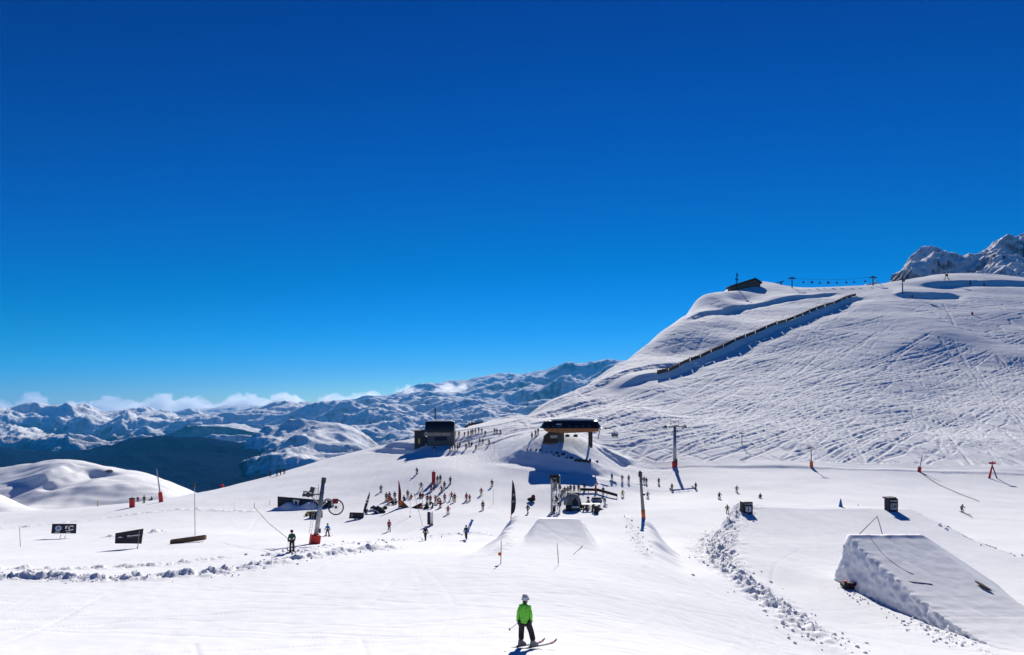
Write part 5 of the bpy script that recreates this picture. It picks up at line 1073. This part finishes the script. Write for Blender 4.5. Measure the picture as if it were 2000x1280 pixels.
# orange windbreak triangles and cushion
p = at(790, 992, 100, 170); s = sc(p); e = thing("windbreak", "brown cloth windbreak with an orange panel, left one below the maroon flag", "windbreak", p, group="brown windbreaks in the crowd")
MB().prism([(-12 * s, 0), (10 * s, 0), (8 * s, 1.5 * s), (-6 * s, 15 * s), (-9 * s, 12 * s)], .12).build("brown_cloth", K['wood'], e); MB().prism([(-9 * s, 3 * s), (-5 * s, 4 * s), (-3.5 * s, 11 * s), (-6 * s, 16 * s), (-9.5 * s, 14 * s)], .10, Matrix.Translation((0, -.14, 0))).build("orange_panel", K['orpad'], e)
p = at(814, 992, 100, 170); e = thing("windbreak", "dark brown low windbreak widening to the right, right of the white pole", "windbreak", p, group="brown windbreaks in the crowd"); MB().prism([(-11 * s, 0), (10 * s, 0), (10 * s, 8 * s), (6 * s, 8.5 * s), (-9 * s, .8 * s)], .5).build("brown_cloth", K['dwood'], e)
MB().prism([(6 * s, 4 * s), (10.2 * s, 4 * s), (10.2 * s, 9 * s), (7.5 * s, 9.5 * s)], .55).build("red_corner", K['maroon'], e)
p = at(823, 994, 100, 170); e = thing("cushion", "small orange cushion lying right of the dark brown windbreak", "cushion", p); MB().ball((0, 0, .2), .38, 12, 8, (1, .8, .55)).build("cushion_body", K['orpad'], e, True); MB().torus((0, 0, .2), .36, .03, 'z', 16, 5).build("piping", K['orange'], e)
p = at(833, 993, 100, 170); e = thing("dark_tent", "pointed black heap of cloth at the right end of the windbreaks", "tent", p); MB().prism([(-6 * s, 0), (6 * s, 0), (2 * s, 9 * s), (0, 14 * s), (-2 * s, 7 * s)], .7).build("cloth", K['black'], e, bevel=.05); MB().tube((1.5 * s, -.4, 12 * s), (5 * s, -.5, 0), .03).build("pole", K['pole'], e)
# dark bags left of the crowd
for k, (px, py, r, c, lab) in enumerate(((715, 1001, .42, 'dark', "small dark bag by the slanted flag's foot"), (730, 997, .62, 'navy', "dark beanbag lying on the pale cloth arch's left"), (738, 1002, .85, 'dark', "biggest dark beanbag, right of the pale cloth arch"), (745, 999, .5, 'black', "round black beanbag, second from the right of its row"), (752, 995, .42, 'dark', "round charcoal beanbag farthest right of its row"), (749, 1002, .36, 'black', "small black beanbag low between the two round ones"))):
    p = at(px, py, 90, 150); e = thing("beanbag", lab, "beanbag", p, group="dark beanbags left of the crowd"); MB().ball((0, 0, r * .6), r, 14, 10, (1.1, .9, .8), .12, k).build("bag", K[c], e, True); MB().ball((0, 0, r * 1.35), r * .25, 8, 6).build("knotted_top", K[c], e, True)
p = at(728, 1003, 90, 150); e = thing("cloth_arch", "low pale lilac cloth arch among the dark beanbags", "tent", p); m = MB(); N = 14
vs = []; 
for k in range(N + 1): a_ = math.pi * k / N; [vs.append((1.25 * math.cos(a_) * q, yy, .75 * math.sin(a_) * q)) for yy in (-.5, .5) for q in (1, .8)]
m.add(vs, [(i * 4 + a, (i + 1) * 4 + a, (i + 1) * 4 + b, i * 4 + b) for i in range(N) for a, b in ((0, 1), (1, 3), (3, 2), (2, 0))]); m.build("cloth", K['pale'], e, True); MB().tube((-1.3, -.5, .05), (-.75, -.55, 1.15), .04).build("ridge_pole", K['navy'], e)
p = at(1038, 981, 90, 170); e = thing("kit_bag", "pile of dark maroon kit bags on the snow right of the black flag", "bag", p); MB().ball((0, 0, .45), .85, 12, 8, (1, .7, .5), .15, 4).build("bag", K['black'], e, True); MB().ball((.35, 0, .95), .5, 10, 8, (.8, .7, .9), .12, 5).build("upper_bag", K['maroon'], e, True)
# ---- long black wall behind a snow bank, box, ball
def wall():
    p = at(590, 992, 95, 150); s = sc(p); e = thing("black_wall", "long black banner wall with a white crest emblem behind snow heaps", "banner wall", p)
    def Q(px, py, y=0): return Vector(((px - 1000) * s - p.x, y, -(py - H0) * s - p.z))
    a, b, c, d = Q(542, 971), Q(640, 979), Q(640, 998), Q(542, 990)
    m = MB(); m.add([a, b, c, d] + [v + Vector((0, .3, 0)) for v in (a, b, c, d)], [(0, 1, 2, 3), (7, 6, 5, 4), (0, 4, 5, 1), (1, 5, 6, 2), (2, 6, 7, 3), (3, 7, 4, 0)]); m.build("wall_cloth", K['sign'], e)
    MB().tube(a + Vector((0, .1, .05)), b + Vector((0, .1, .05)), .06, n=6).build("top_rail", K['dsteel'], e)
    m = MB(); vs = [Q(572, 976, -.06), Q(585, 977, -.06), Q(583, 987, -.06), Q(580, 990, -.06), Q(576, 988, -.06), Q(573, 983, -.06)]; m.add(vs + [v + Vector((0, .04, 0)) for v in vs], [tuple(range(6)), tuple(range(11, 5, -1))] + [(k, 6 + k, 6 + (k + 1) % 6, (k + 1) % 6) for k in range(6)]); m.build("crest_emblem", K['emblem'], e)
    m = MB(); vs = [Q(576, 979, -.10), Q(581, 980, -.10), Q(580, 986, -.10), Q(577, 985, -.10)]; m.add(vs + [v + Vector((0, .03, 0)) for v in vs], [(0, 1, 2, 3), (7, 6, 5, 4)] + [(k, 4 + k, 4 + (k + 1) % 4, (k + 1) % 4) for k in range(4)]); m.build("crest_centre", K['navy'], e)
    MB().box(Q(562, 985.5, -.05), (1.5, .04, .12)).build("red_lettering", K['maroon'], e); MB().box(Q(593, 989.5, -.05), (1.2, .04, .1)).build("red_lettering", K['maroon'], e)
    x = MB(); x.prism([(Q(628, 0).x, Q(0, 1001).z), (Q(645, 0).x, Q(0, 1000).z), (Q(647, 0).x, Q(0, 978).z), (Q(640, 0).x, Q(0, 974).z), (Q(634, 0).x, Q(0, 980).z)], .8, Matrix.Translation((0, .6, 0))); x.build("end_curtain", K['black'], e)
    MB().box(Q(648, 990, .3), (.75, .15, 1.7)).build("white_end_panel", K['white'], e); MB().box(Q(648, 990, .20), (.12, .06, .3)).build("panel_mark", K['dark'], e)
    q = at(617, 1011, 80, 140); k = q.y / F; e2 = thing("black_box", "low black box table behind the leaning pylon", "box", q); MB().box((0, 0, 6 * k), (24 * k, .9, 11.5 * k)).build("box_body", K['sign'], e2, bevel=.04); MB().box((0, 0, 12 * k), (25 * k, 1.0, .6 * k)).build("box_top", K['dark'], e2); MB().box((-4 * k, -.47, 6 * k), (5 * k, .04, 1.2 * k)).build("yellow_mark", K['yellow'], e2)
    q = at(602, 1007, 80, 140); e3 = thing("yellow_ball", "round yellow green bag in the shade left of the black box", "bag", q); MB().ball((0, 0, .42), .42, 14, 10, (1, 1, .9)).build("bag", K['yellow'], e3, True); MB().ball((-.3, 0, .2), .35, 10, 8, (1, 1, .6)).build("dark_base", K['olive'], e3, True)
    # the snow heaps in front, which shade themselves
    m = MB(); N, M_ = 60, 14; vs = []
    for i in range(N + 1):
        u = i / N; px = 533 + 92 * u
        for j in range(M_ + 1):
            v = j / M_; h = (.55 + .55 * math.exp(-((u - .33) / .13) ** 2) * 1.3 + .95 * math.exp(-((u - .83) / .16) ** 2)) * math.sin(math.pi * min(1, u * 1.02 + .0)) ** .4
            y = -2.6 + 2.6 * v; prof = math.sin(min(1, v * 1.25) * math.pi / 2) ** .8
            x = (px - 1000) * s - p.x; g = gz(p.x + x, p.y + y) - p.z
            n = float(fbm(np.array(x * .9), np.array(y * .9 + 7), 3, 181)) * .10
            vs.append((x, y, g - .15 + (h * 1.15 + n) * prof * (1 if v > 0 else 0)))
    fs = [(i * (M_ + 1) + j, (i + 1) * (M_ + 1) + j, (i + 1) * (M_ + 1) + j + 1, i * (M_ + 1) + j + 1) for i in range(N) for j in range(M_)]
    m.add(vs, fs); tag(m.build("snow_heap", SNOW, None, True), "shaded snow heaps piled in front of the long black wall", "snow heap").location = p
wall()
# ---- rail, planks, lines and odds on the snow
p = at(366, 1060, 60, 130); s = sc(p); e = thing("park_rail", "long dark wooden box rail lying on the left piste", "rail", p)
a, b = Vector(((341 - 366) * s, -.8, .0)), Vector(((394 - 366) * s, .9, 11 * s)); b.z = gz(p.x + b.x, p.y + b.y) - p.z + .55; a.z = gz(p.x + a.x, p.y + a.y) - p.z + .3
m = MB(); vs = [v + Vector((0, dy, dz)) for v in (a, b) for dy, dz in ((-.2, -.35), (.25, -.35), (.25, .1), (-.2, .1))]; m.add(vs, [(0, 1, 2, 3), (7, 6, 5, 4)] + [(k, 4 + k, 4 + (k + 1) % 4, (k + 1) % 4) for k in range(4)]); m.build("rail_box", K['wood'], e)
MB().tube(a + Vector((0, 0, .13)), b + Vector((0, 0, .13)), .05).build("slide_edge", K['dsteel'], e)
def lying(name, lab, cat, A, B, w_, mt, lo, hi, lift=.06, th=.05):
    a = at(*A, lo, hi); b = at(*B, lo, hi); L_ = b - a; a.z += lift; b.z += lift; side = Vector((-L_.y, L_.x, 0)).normalized() * w_; m = MB()
    vs = [a - side, a + side, b + side, b - side]; vs += [v + Vector((0, 0, th)) for v in vs]; m.add(vs, [(0, 3, 2, 1), (4, 5, 6, 7)] + [(k, (k + 1) % 4, 4 + (k + 1) % 4, 4 + k) for k in range(4)]); return tag(m.build(name, K[mt]), lab, cat)
# the ramp's own surface, for things lying on it
KO = bpy.data.objects["snow_kicker"]; dgk = bpy.context.evaluated_depsgraph_get(); dgk.update()
from mathutils.bvhtree import BVHTree
kb = BVHTree.FromObject(KO, dgk)
def ray(px, py, off=.03):
    d = Vector(((px - 1000) / F, 1, -(py - H0) / F)); h = kb.ray_cast(Vector((0, 0, 0)), d.normalized(), 300); g = at(px, py, 18, 180)
    q = h[0] if h[0] is not None and h[0].y < g.y else g; return q + Vector((0, 0, off))
def strip(name, lab, cat, pts, r, mt, n=6):
    m = MB(); m.path([ray(*q, off=r) for q in pts], r, n); return tag(m.build(name, K[mt]), lab, cat)
strip("edge_pole", "long thin brown pole lying across the foot of the big kicker's ramp", "pole", [(1746, 1134), (1784, 1138), (1821, 1142)], .032, 'dwood')
strip("dye_line", "dark curved line running down the big kicker's ramp from its lip", "marking line", [(1700, 1051), (1710, 1065), (1722, 1080), (1737, 1094), (1755, 1107), (1770, 1116), (1784, 1122)], .016, 'dwood')
a, b = at(1679, 1042, 50, 180), at(1714, 1008, 50, 180); A = Vector(((1679 - 1000) / F * 64, 64, Zof(1043, 64))); B = Vector(((1714 - 1000) / F * 96, 96, Zof(1008, 96)))
m = MB(); m.tube(A, B, .04, n=6); tag(m.build("guy_line", K['cable']), "dark guy line rising from the kicker's lip towards the right cube", "cable")
p1, p2 = ray(1904, 1139, .1), ray(1937, 1158, .1); m = MB(); d = (p2 - p1); w_ = Vector((.28, .35, 0)); md = p1.lerp(p2, .5)
vs = [p1, p1 + d * .2 + w_ * .6, md + w_ * .8, p2 - d * .15 + w_ * .5, p2, p2 - d * .2 - w_ * .3, md - w_ * .5, p1 + d * .2 - w_ * .4]; vs += [v + Vector((0, 0, .1)) for v in vs]
m.add(vs, [tuple(range(7, -1, -1)), tuple(range(8, 16))] + [(k, (k + 1) % 8, 8 + (k + 1) % 8, 8 + k) for k in range(8)]); tag(m.build("dark_board", K['dwood']), "dark pointed board lying on the snow right of the kicker's ramp", "board")
p = ray(1655, 1141, 0) - Vector((.2, 1.0, 0)); p.z = gz(p.x, p.y); e = thing("winch", "black machine with a red corner at the foot of the kicker's left wall", "winch", p, rz=-.1); s = sc(p)
MB().box((0, 0, .32), (26 * s, .7, .52)).build("machine_body", K['black'], e, bevel=.06); MB().tube((-.5, -.42, .3), (-.5, .42, .3), .26, n=14).build("drum", K['dark'], e); MB().box((-.5, -.1, .66), (.22, .3, .14)).build("red_corner", K['redpad'], e); MB().box((.15, -.37, .35), (.5, .04, .2)).build("side_panel", K['maroon'], e)
for A_, B_, lab in (((1797, 924), (1912, 981), "long thin rope lying across the piste from the leaning red pylon"), ((1880, 1003), (1899, 1013), "short dark strip laid as the cast shadow of the lone far right skier")):  # second line is the skier's cast shadow, modelled as a dark strip
    a = at(*A_, 100, 240); b = at(*B_, 100, 240); m = MB(); N = 30; pts = []
    for k in range(N + 1): q = a.lerp(b, k / N); q.z = gz(q.x, q.y) + .22; pts.append(q)
    m.path(pts, .06 if A_[0] < 1850 else .05, 5); tag(m.build("rope_and_shadow_line", K['cable']), lab, "rope")
a = at(497, 1108, 30, 80); 
strip("jump_line", "thin dark dye line down the middle of the small centre jump", "marking line", [(1088, 1062), (1090, 1080), (1091, 1100)], .018, 'dwood')
strip("marker_stick", "short dark stick lying at the centre jump's right foot", "stick", [(1120, 1084), (1131, 1074), (1138, 1067)], .022, 'dwood')
# ================================================================ the event stand
def stand():
    # tower of upright skis and boards, snow plastered
    p = at(1085, 1000, 90, 150); s = sc(p); e = thing("ski_rack_tower", "tall white and black rack tower stacked with skis beside the event stand", "ski rack", p); H_ = 72 * s
    f = MB()
    for x in (-8, 8): 
        for y in (-.8, .8): f.tube((x * s, y, -.2), (x * s, y, H_), .07, n=6)
    for k in range(7): z = H_ * (k + .5) / 7; f.box((0, -.8, z), (17 * s, .06, .08)).box((0, .8, z), (17 * s, .06, .08)); f.box((-8 * s, 0, z), (.06, 1.6, .08)).box((8 * s, 0, z), (.06, 1.6, .08))
    f.build("scaffold", K['steel'], e); rg = random.Random(3)
    for k in range(24):
        x = (-8 + 16 * rg.random()) * s; y = rg.choice((-.95, -.85, .75, .9)) ; z0 = H_ * (rg.choice((0.02, .30, .56))); l = 1.9 + rg.random() * .6
        c = rg.choice(('white', 'white', 'white', 'emblem', 'grey', 'black')); m = MB(); tl = rg.uniform(-.06, .06)
        m.prism([(-.07, 0), (.07, 0), (.08, l * .85), (.03, l), (-.03, l), (-.08, l * .85)], .04, Matrix.Translation((x, y, z0)) @ Matrix.Rotation(tl, 4, 'Y')); m.build("ski", K[c], e)
    for k, (x, z, r) in enumerate(((-8, .97, .42), (-3, .93, .5), (1, .9, .4), (4, .95, .45), (6, .84, .35), (8.5, .68, .33), (8, .45, .35), (-5, .6, .3), (8, .22, .38), (-4, .08, .45), (3, .35, .3))):
        MB().ball((x * s, -.6 + .3 * (k % 3), H_ * z), r, 8, 6, (1, 1, 1.3), .3, k).build("black_cover", K['black'], e)
    # grey dome tent
    p = at(1119, 996, 90, 150); s = sc(p); e = thing("dome_tent", "grey inflatable dome with a dark pointed opening in the event stand", "tent", p); m = MB(); N, M_ = 20, 10; vs = []; R_ = 17 * s; Ht = 30 * s
    for j in range(M_ + 1):
        v = j / M_ * math.pi / 2
        for i in range(N): a_ = 2 * math.pi * i / N; rr_ = R_ * (math.cos(v) ** .7) * (1 + .04 * math.cos(6 * a_)); vs.append((rr_ * math.cos(a_), 1.2 + rr_ * .8 * math.sin(a_), Ht * (.25 + .75 * math.sin(v)) if j else 8 * s))
    m.add(vs, [(j * N + i, j * N + (i + 1) % N, (j + 1) * N + (i + 1) % N, (j + 1) * N + i) for j in range(M_) for i in range(N)]); m.build("shell", K['grey'], e, True)
    MB().prism([(-1 * s, 9 * s), (9 * s, 9 * s), (9.5 * s, 15 * s), (4 * s, 23 * s), (-1 * s, 17 * s)], .2, Matrix.Translation((0, 1.2 - R_ * .80, 0))).build("opening", K['black'], e)
    MB().box((-9 * s, -.9, 4.5 * s), (11 * s, 1.2, 9 * s)).build("black_plinth", K['black'], e); MB().box((4 * s, -.7, 3.2 * s), (22 * s, 1.4, 1.0 * s)).build("base_board", K['black'], e); MB().box((2 * s, -.4, 6 * s), (20 * s, 1.2, 3.5 * s)).build("snow_skirt", SNOW, e, bevel=.1)
    for a_ in (-.9, 0, .9): 
        q = MB(); q.path([(R_ * .97 * math.cos(t) * math.sin(a_), 1.2 - R_ * .8 * math.cos(t) * math.cos(a_) * .98, Ht * (.25 + .76 * math.sin(t))) for t in [math.pi / 2 * k / 8 for k in range(8)]], .08, 6); q.build("inflated_rib", K['pale'], e)
    # dark bar counter behind
    p = at(1120, 975, 100, 165); s = sc(p); e = thing("bar_counter", "dark slate counter behind the grey dome with a row of people at it", "counter", p); MB().box((0, 0, 6.5 * s), (22 * s, 1.6, 12 * s)).build("counter_body", K['dark'], e, bevel=.04); MB().box((0, 0, 13 * s), (24 * s, 1.9, .8 * s)).build("counter_top", K['navy'], e)
    q = at(1128, 992, 90, 150); e = thing("yellow_gear", "heap of yellow and orange gear lying right of the dome's opening", "gear", q); MB().ball((0, -.4, .55), .55, 10, 8, (1.1, .6, .8), .3, 9).build("yellow_bag", K['yellow'], e); MB().box((.05, -.7, .35), (.4, .25, .8), ry=.3).build("orange_vest", K['orange'], e); MB().ball((.7, -.3, .35), .4, 8, 6, (1, .6, .9), .2, 8).build("dark_bag", K['dark'], e)
    # barrier
    def bar(A, B, lab, hp):
        a, b = at(*A, 100, 175), at(*B, 100, 175); k = a.y / F; hgt = hp * k; e = thing("event_barrier", lab, "barrier", a, group="long black event barriers"); d = b - a; d.z = (-(B[1] - H0) + (A[1] - H0)) * k if 0 else b.z - a.z
        m = MB(); vs = [Vector((0, 0, hgt * .6)), d + Vector((0, 0, hgt * .6)), d + Vector((0, 0, hgt * 1.6)), Vector((0, 0, hgt * 1.6))]; vs += [v + Vector((0, .1, 0)) for v in vs]
        m.add(vs, [(0, 1, 2, 3), (7, 6, 5, 4)] + [(q_, 4 + q_, 4 + (q_ + 1) % 4, (q_ + 1) % 4) for q_ in range(4)]); m.build("black_cloth", K['black'], e)
        for f_ in (0.02, .5, .98): MB().tube(d * f_ + Vector((0, .15, -.2)), d * f_ + Vector((0, .15, hgt * 1.65)), .05, n=6).build("stanchion", K['dsteel'], e)
    bar((1133, 962.5), (1166, 962.5), "straight black cloth barrier behind the event stand", 5.2); bar((1166, 962), (1206, 973.5), "slanting black cloth barrier running right from the red post", 5.4)
    q = at(1163.5, 962, 100, 175); k = sc(q); e = thing("red_post", "bright red post at the bend of the black barriers", "post", q); MB().tube((0, 0, 0), (0, 0, 16 * k), .22, .2, 10).build("padding", K['redpad'], e); MB().tube((0, 0, -.3), (0, 0, 17 * k), .06).build("core_post", K['dsteel'], e)
    # picnic table, umbrella foot and stools
    q = at(1155, 996, 90, 150); s = sc(q); e = thing("picnic_table", "long white picnic table with dark legs right of the dome", "table", q); ht = 9.5 * s * 1.2
    MB().box((0, 0, ht), (34 * s, 1.1, .12)).build("tabletop", K['white'], e, bevel=.02)
    for x in (-15, -8, 2, 14): MB().box((x * s, 0, ht / 2), (.16, .9, ht)).build("leg", K['dark'], e)
    for y, lab in ((-1.0, 'front'), (1.0, 'rear')): MB().box((0, y, .5), (30 * s, .3, .08)).build("bench", K['wood'], e)
    q = at(1165, 978, 100, 160); s = sc(q); e = thing("blue_bench_cover", "blue covered bench behind the picnic table", "bench", q); MB().prism([(-11 * s, 0), (11 * s, 0), (8 * s, 7 * s), (-7 * s, 7 * s)], 1.2).build("blue_cover", K['navy'], e, bevel=.05); MB().box((0, -.62, 2 * s), (20 * s, .05, 2 * s)).build("pale_edge", K['pale'], e)
    q = at(1148.5, 972, 100, 160); s = sc(q); e = thing("umbrella_stand", "bare umbrella pole on a dark round foot left of the blue bench", "umbrella stand", q); MB().tube((0, 0, 0), (0, 0, 12 * s), .04).build("pole", K['dsteel'], e); MB().tube((0, 0, 0), (0, 0, 2.2 * s), 3.4 * s, 2.0 * s, 14).build("foot", K['navy'], e)
    q = at(1159, 1004, 90, 150); s = sc(q); e = thing("waste_bin", "tall dark green bin right in front of the picnic table", "bin", q + Vector((.6, .2, 0))); MB().tube((0, 0, 0), (0, 0, 15 * s), 4.2 * s, 4.8 * s, 14).build("bin_body", K['black'], e); MB().tube((0, 0, 15 * s), (0, 0, 16 * s), 5 * s, 5 * s, 14).build("rim", K['green'], e)
    q = at(1171, 995, 90, 150); s = sc(q); e = thing("ground_sheet", "dark pointed ground sheet lying right of the bin", "sheet", q); MB().prism([(-7 * s, .0), (7 * s, .0), (6 * s, 1.0 * s), (-3 * s, 5.5 * s)], 1.6).build("cloth", K['dark'], e, bevel=.03); MB().tube((6.5 * s, -.8, 0), (6.5 * s, -.8, .3), .03).build("peg", K['pole'], e)
    for px, py, lab in ((1171, 988, "small black stool at the table's right end"), (1184, 990, "black stool farthest right of the picnic table")):
        q = at(px, py, 90, 150); e = thing("stool", lab, "stool", q, group="black stools at the table"); MB().tube((0, 0, .42), (0, 0, .5), .3, .3, 12).build("seat", K['black'], e)
        for a_ in (0.5, 2.6, 4.7): MB().tube((.22 * math.cos(a_), .22 * math.sin(a_), 0), (.15 * math.cos(a_), .15 * math.sin(a_), .42), .03, n=5).build("leg", K['dsteel'], e)
stand()
# rocks: the stone heap and the dark stones in the shadow
rg = random.Random(9)
def rock(px, py, w_, h_, lab, grp, mt='stone', lo=150, hi=260, k=0):
    p = at(px, py, lo, hi); s = sc(p); bm = bmesh.new(); bmesh.ops.create_icosphere(bm, subdivisions=3, radius=1)
    for v in bm.verts:
        c = v.co.copy(); n = float(fbm(np.array(c.x * 1.7 + k * 3), np.array(c.y * 1.7 + c.z * 2.1 + k), 4, 190)); v.co = c * (1 + .45 * n); v.co.x *= w_ * s / 2; v.co.y *= w_ * s / 3; v.co.z = max(-.5, v.co.z) * h_ * s
    me = bpy.data.meshes.new("rock"); bm.to_mesh(me); bm.free(); me.materials.append(K[mt]); o = bpy.data.objects.new("rock", me); COL.objects.link(o); o.location = p; o.rotation_euler.z = rg.uniform(-.3, .3); return tag(o, lab, "rock", grp)
for i, (px, py, w_, h_) in enumerate(((911, 835, 8, 4), (917, 831, 9, 5), (923, 829, 9, 5), (929, 827.5, 9, 4.5), (935, 826, 9, 4), (941, 824.5, 7, 3.4))):
    rock(px, py, w_, h_, ("leftmost", "second", "third", "fourth", "fifth", "rightmost")[i] + " brown stone of the long heap above the people by the black building", "stones of the long brown heap", k=i, lo=190)
sh_ = [(1030, 878, 3, 1.6), (1037, 878.5, 4, 1.5), (1047.5, 880, 4, 1.5), (1055, 880, 4, 4), (1068, 885, 2.5, 2), (1077, 884, 3.5, 2.5), (1081, 889, 3, 2.5), (1088, 887, 7, 3), (1091, 891, 4, 3.5), (1100, 889, 7, 4), (1107, 894, 5, 1.5), (1116, 897, 9, 3), (1125, 899, 8, 3.5), (1133, 901, 9, 4), (1142, 903, 9, 4), (1150, 904, 9, 4), (1166, 903, 6, 3.5)]
nm_ = ("first", "second", "third", "fourth", "fifth", "sixth", "seventh", "eighth", "ninth", "tenth", "eleventh", "twelfth", "thirteenth", "fourteenth", "fifteenth", "sixteenth", "last")
for i, (px, py, w_, h_) in enumerate(sh_): rock(px, py, w_, h_, nm_[i] + " dark stone from the left in the station's blue shadow", "dark stones in the station's shadow", 'dwood', 150, 185, k=20 + i)
rock(213, 921, 14, 3.5, "bare dark rock showing on the top of the left snow hill", None, 'stone', 300, 460, 60)
# loose snow chunks beside the banks and windrows
def chunks():
    base = []
    for v in range(6):
        bm = bmesh.new(); bmesh.ops.create_icosphere(bm, subdivisions=2, radius=1)
        for q in bm.verts: n = float(fbm(np.array(q.co.x * 1.3 + v * 5), np.array(q.co.y * 1.3 + q.co.z), 3, 200)); q.co *= (1 + .5 * n); q.co.x = round(q.co.x * 2.2) / 2.2 * .35 + q.co.x * .65
        vs = [tuple(q.co) for q in bm.verts]; fs = [tuple(x.index for x in f_.verts) for f_ in bm.faces]; bm.free(); base.append((vs, fs))
    m = MB(); g = random.Random(21)
    def put(px, D, r):
        x, y = W(px, D); z = gz(x, y); vs, fs = base[g.randrange(6)]; M_ = Matrix.Translation((x, y, z + r * .15)) @ Euler((g.random() * 6, g.random() * 6, g.random() * 6)).to_matrix().to_4x4() @ Matrix.Diagonal((r * g.uniform(.7, 1.4), r * g.uniform(.7, 1.2), r * g.uniform(.5, 1), 1)); m.add(vs, fs, M_)
    for path_, spread, n, r0 in (([(-60, 42.3), (150, 41.5), (260, 42), (400, 44.5), (520, 49), (620, 55), (700, 62), (790, 69)], 1.0, 330, .085), ([(1442, 103), (1408, 94), (1394, 84), (1402, 70), (1440, 60), (1500, 51), (1580, 44), (1650, 39)], 1.5, 420, .11),
                                ([(1650, 61), (1700, 56), (1790, 50), (1830, 47), (1900, 43)], .8, 200, .09), ([(1850, 92), (1900, 87), (1960, 81), (2060, 74)], 1.2, 120, .16), ([(500, 56), (610, 62), (760, 86), (930, 98)], .9, 110, .13), ([(1228, 85), (1240, 70), (1262, 56)], .5, 50, .09)):
        L = len(path_) - 1
        for k in range(n):
            t = g.random() * L; i = int(t); t -= i; px = path_[i][0] * (1 - t) + path_[i + 1][0] * t; D = path_[i][1] * (1 - t) + path_[i + 1][1] * t
            o_ = g.gauss(0, spread); D2 = D + g.gauss(0, spread * .8); put(px + o_ / D * F, max(20, D2), r0 * (.3 + 1.0 * g.random() ** 2.2))
    o = m.build("snow_chunks", SNOW, None, True); o["kind"] = "stuff"; return o
chunks()
# ================================================================ clouds along the far horizon
CM = bpy.data.materials.new("cloud_white"); CM.use_nodes = True; CM.node_tree.nodes.remove(CM.node_tree.nodes["Principled BSDF"]); pv_ = CM.node_tree.nodes.new("ShaderNodeVolumePrincipled")
pv_.inputs["Color"].default_value = (.97, .98, 1, 1); pv_.inputs["Density"].default_value = .0016; pv_.inputs["Anisotropy"].default_value = .55
CM.node_tree.links.new(pv_.outputs[0], CM.node_tree.nodes["Material Output"].inputs["Volume"])
def cloud(px0, px1, pt, pb, D, lab, seed, n=None, grp=None):
    g = random.Random(seed); s = D / F; m = MB(); n = int((n or 40) * 2.2); cx = (px0 + px1) / 2; cz = Zof(pb, D); bm = bmesh.new(); bmesh.ops.create_icosphere(bm, subdivisions=2, radius=1); vs0 = [v.co.copy() for v in bm.verts]; fs0 = [tuple(x.index for x in f_.verts) for f_ in bm.faces]; bm.free()
    for k in range(n):
        u = g.random(); px = px0 + (px1 - px0) * u; env = (.55 + .45 * abs(math.sin(u * 9.0 + seed))) * math.sin(math.pi * min(1, max(0.06, u) * 1.0)) ** .35
        h = (pb - pt) * env; r = h * g.uniform(.14, .38); c = Vector(((px - cx) * s, g.uniform(-25, 25) * s, (h - r) * s * g.uniform(.35, 1.0))); R_ = r * s
        vs = [c + v * R_ * (1 + .22 * math.sin(3.1 * v.x + seed + k) * math.cos(4.3 * v.z + k) + .10 * math.sin(9 * v.y + 7 * v.z + k)) * 1.0 for v in vs0]; vs = [Vector((v.x * 1.0 + (v.x - c.x) * .5, v.y, v.z)) for v in vs]; m.add(vs, fs0)
    cv_ = np.array(m.v); k_ = 1 / (26 * s); nn = fbm(cv_[:, 0] * k_ + cv_[:, 1] * k_ * .7, cv_[:, 2] * k_ + cv_[:, 1] * k_ * .5 + seed, 4, 210); cv_[:, 2] += nn * 7 * s; cv_[:, 0] += fbm(cv_[:, 2] * k_ * 1.3, cv_[:, 0] * k_ + seed, 4, 215) * 8 * s; m.v = [tuple(q) for q in cv_]
    o = m.build("cloud", CM, None, True); rm_ = o.modifiers.new("weld", "REMESH"); rm_.mode = "VOXEL"; rm_.voxel_size = 1.6 * s; o.location = ((cx - 1000) * s, D, cz); return tag(o, lab, "cloud", grp)
GC = "white clouds on the far horizon"
cloud(-420, 95, 769, 822, 30000, "puffy white cloud bank at the far left edge of the horizon", 1, 90, GC); cloud(36, 92, 763, 812, 29500, "bright rounded cloud top rising above the left end of the bank", 2, 14, GC)
cloud(90, 300, 771, 820, 31000, "flat white cloud bank right of the left rounded cloud", 3, 60, GC); cloud(240, 420, 764, 816, 30000, "tallest billowing white cloud at the left of the middle", 4, 60, GC)
cloud(400, 640, 764, 808, 31500, "long low white cloud strip left of the black building's mast", 5, 70, GC); cloud(620, 790, 757, 800, 31000, "low white cloud over the mountains left of the far peaks", 6, 40, GC)
cloud(775, 830, 748, 772, 17000, "small white cap cloud sitting on a peak at the middle", 7, 16, "small clouds among the far peaks"); cloud(845, 925, 744, 772, 15500, "white cloud puff in front of the far blue peaks", 8, 22, "small clouds among the far peaks")
cloud(925, 985, 752, 770, 15800, "thin white cloud right of the larger puff among the peaks", 9, 14, "small clouds among the far peaks")
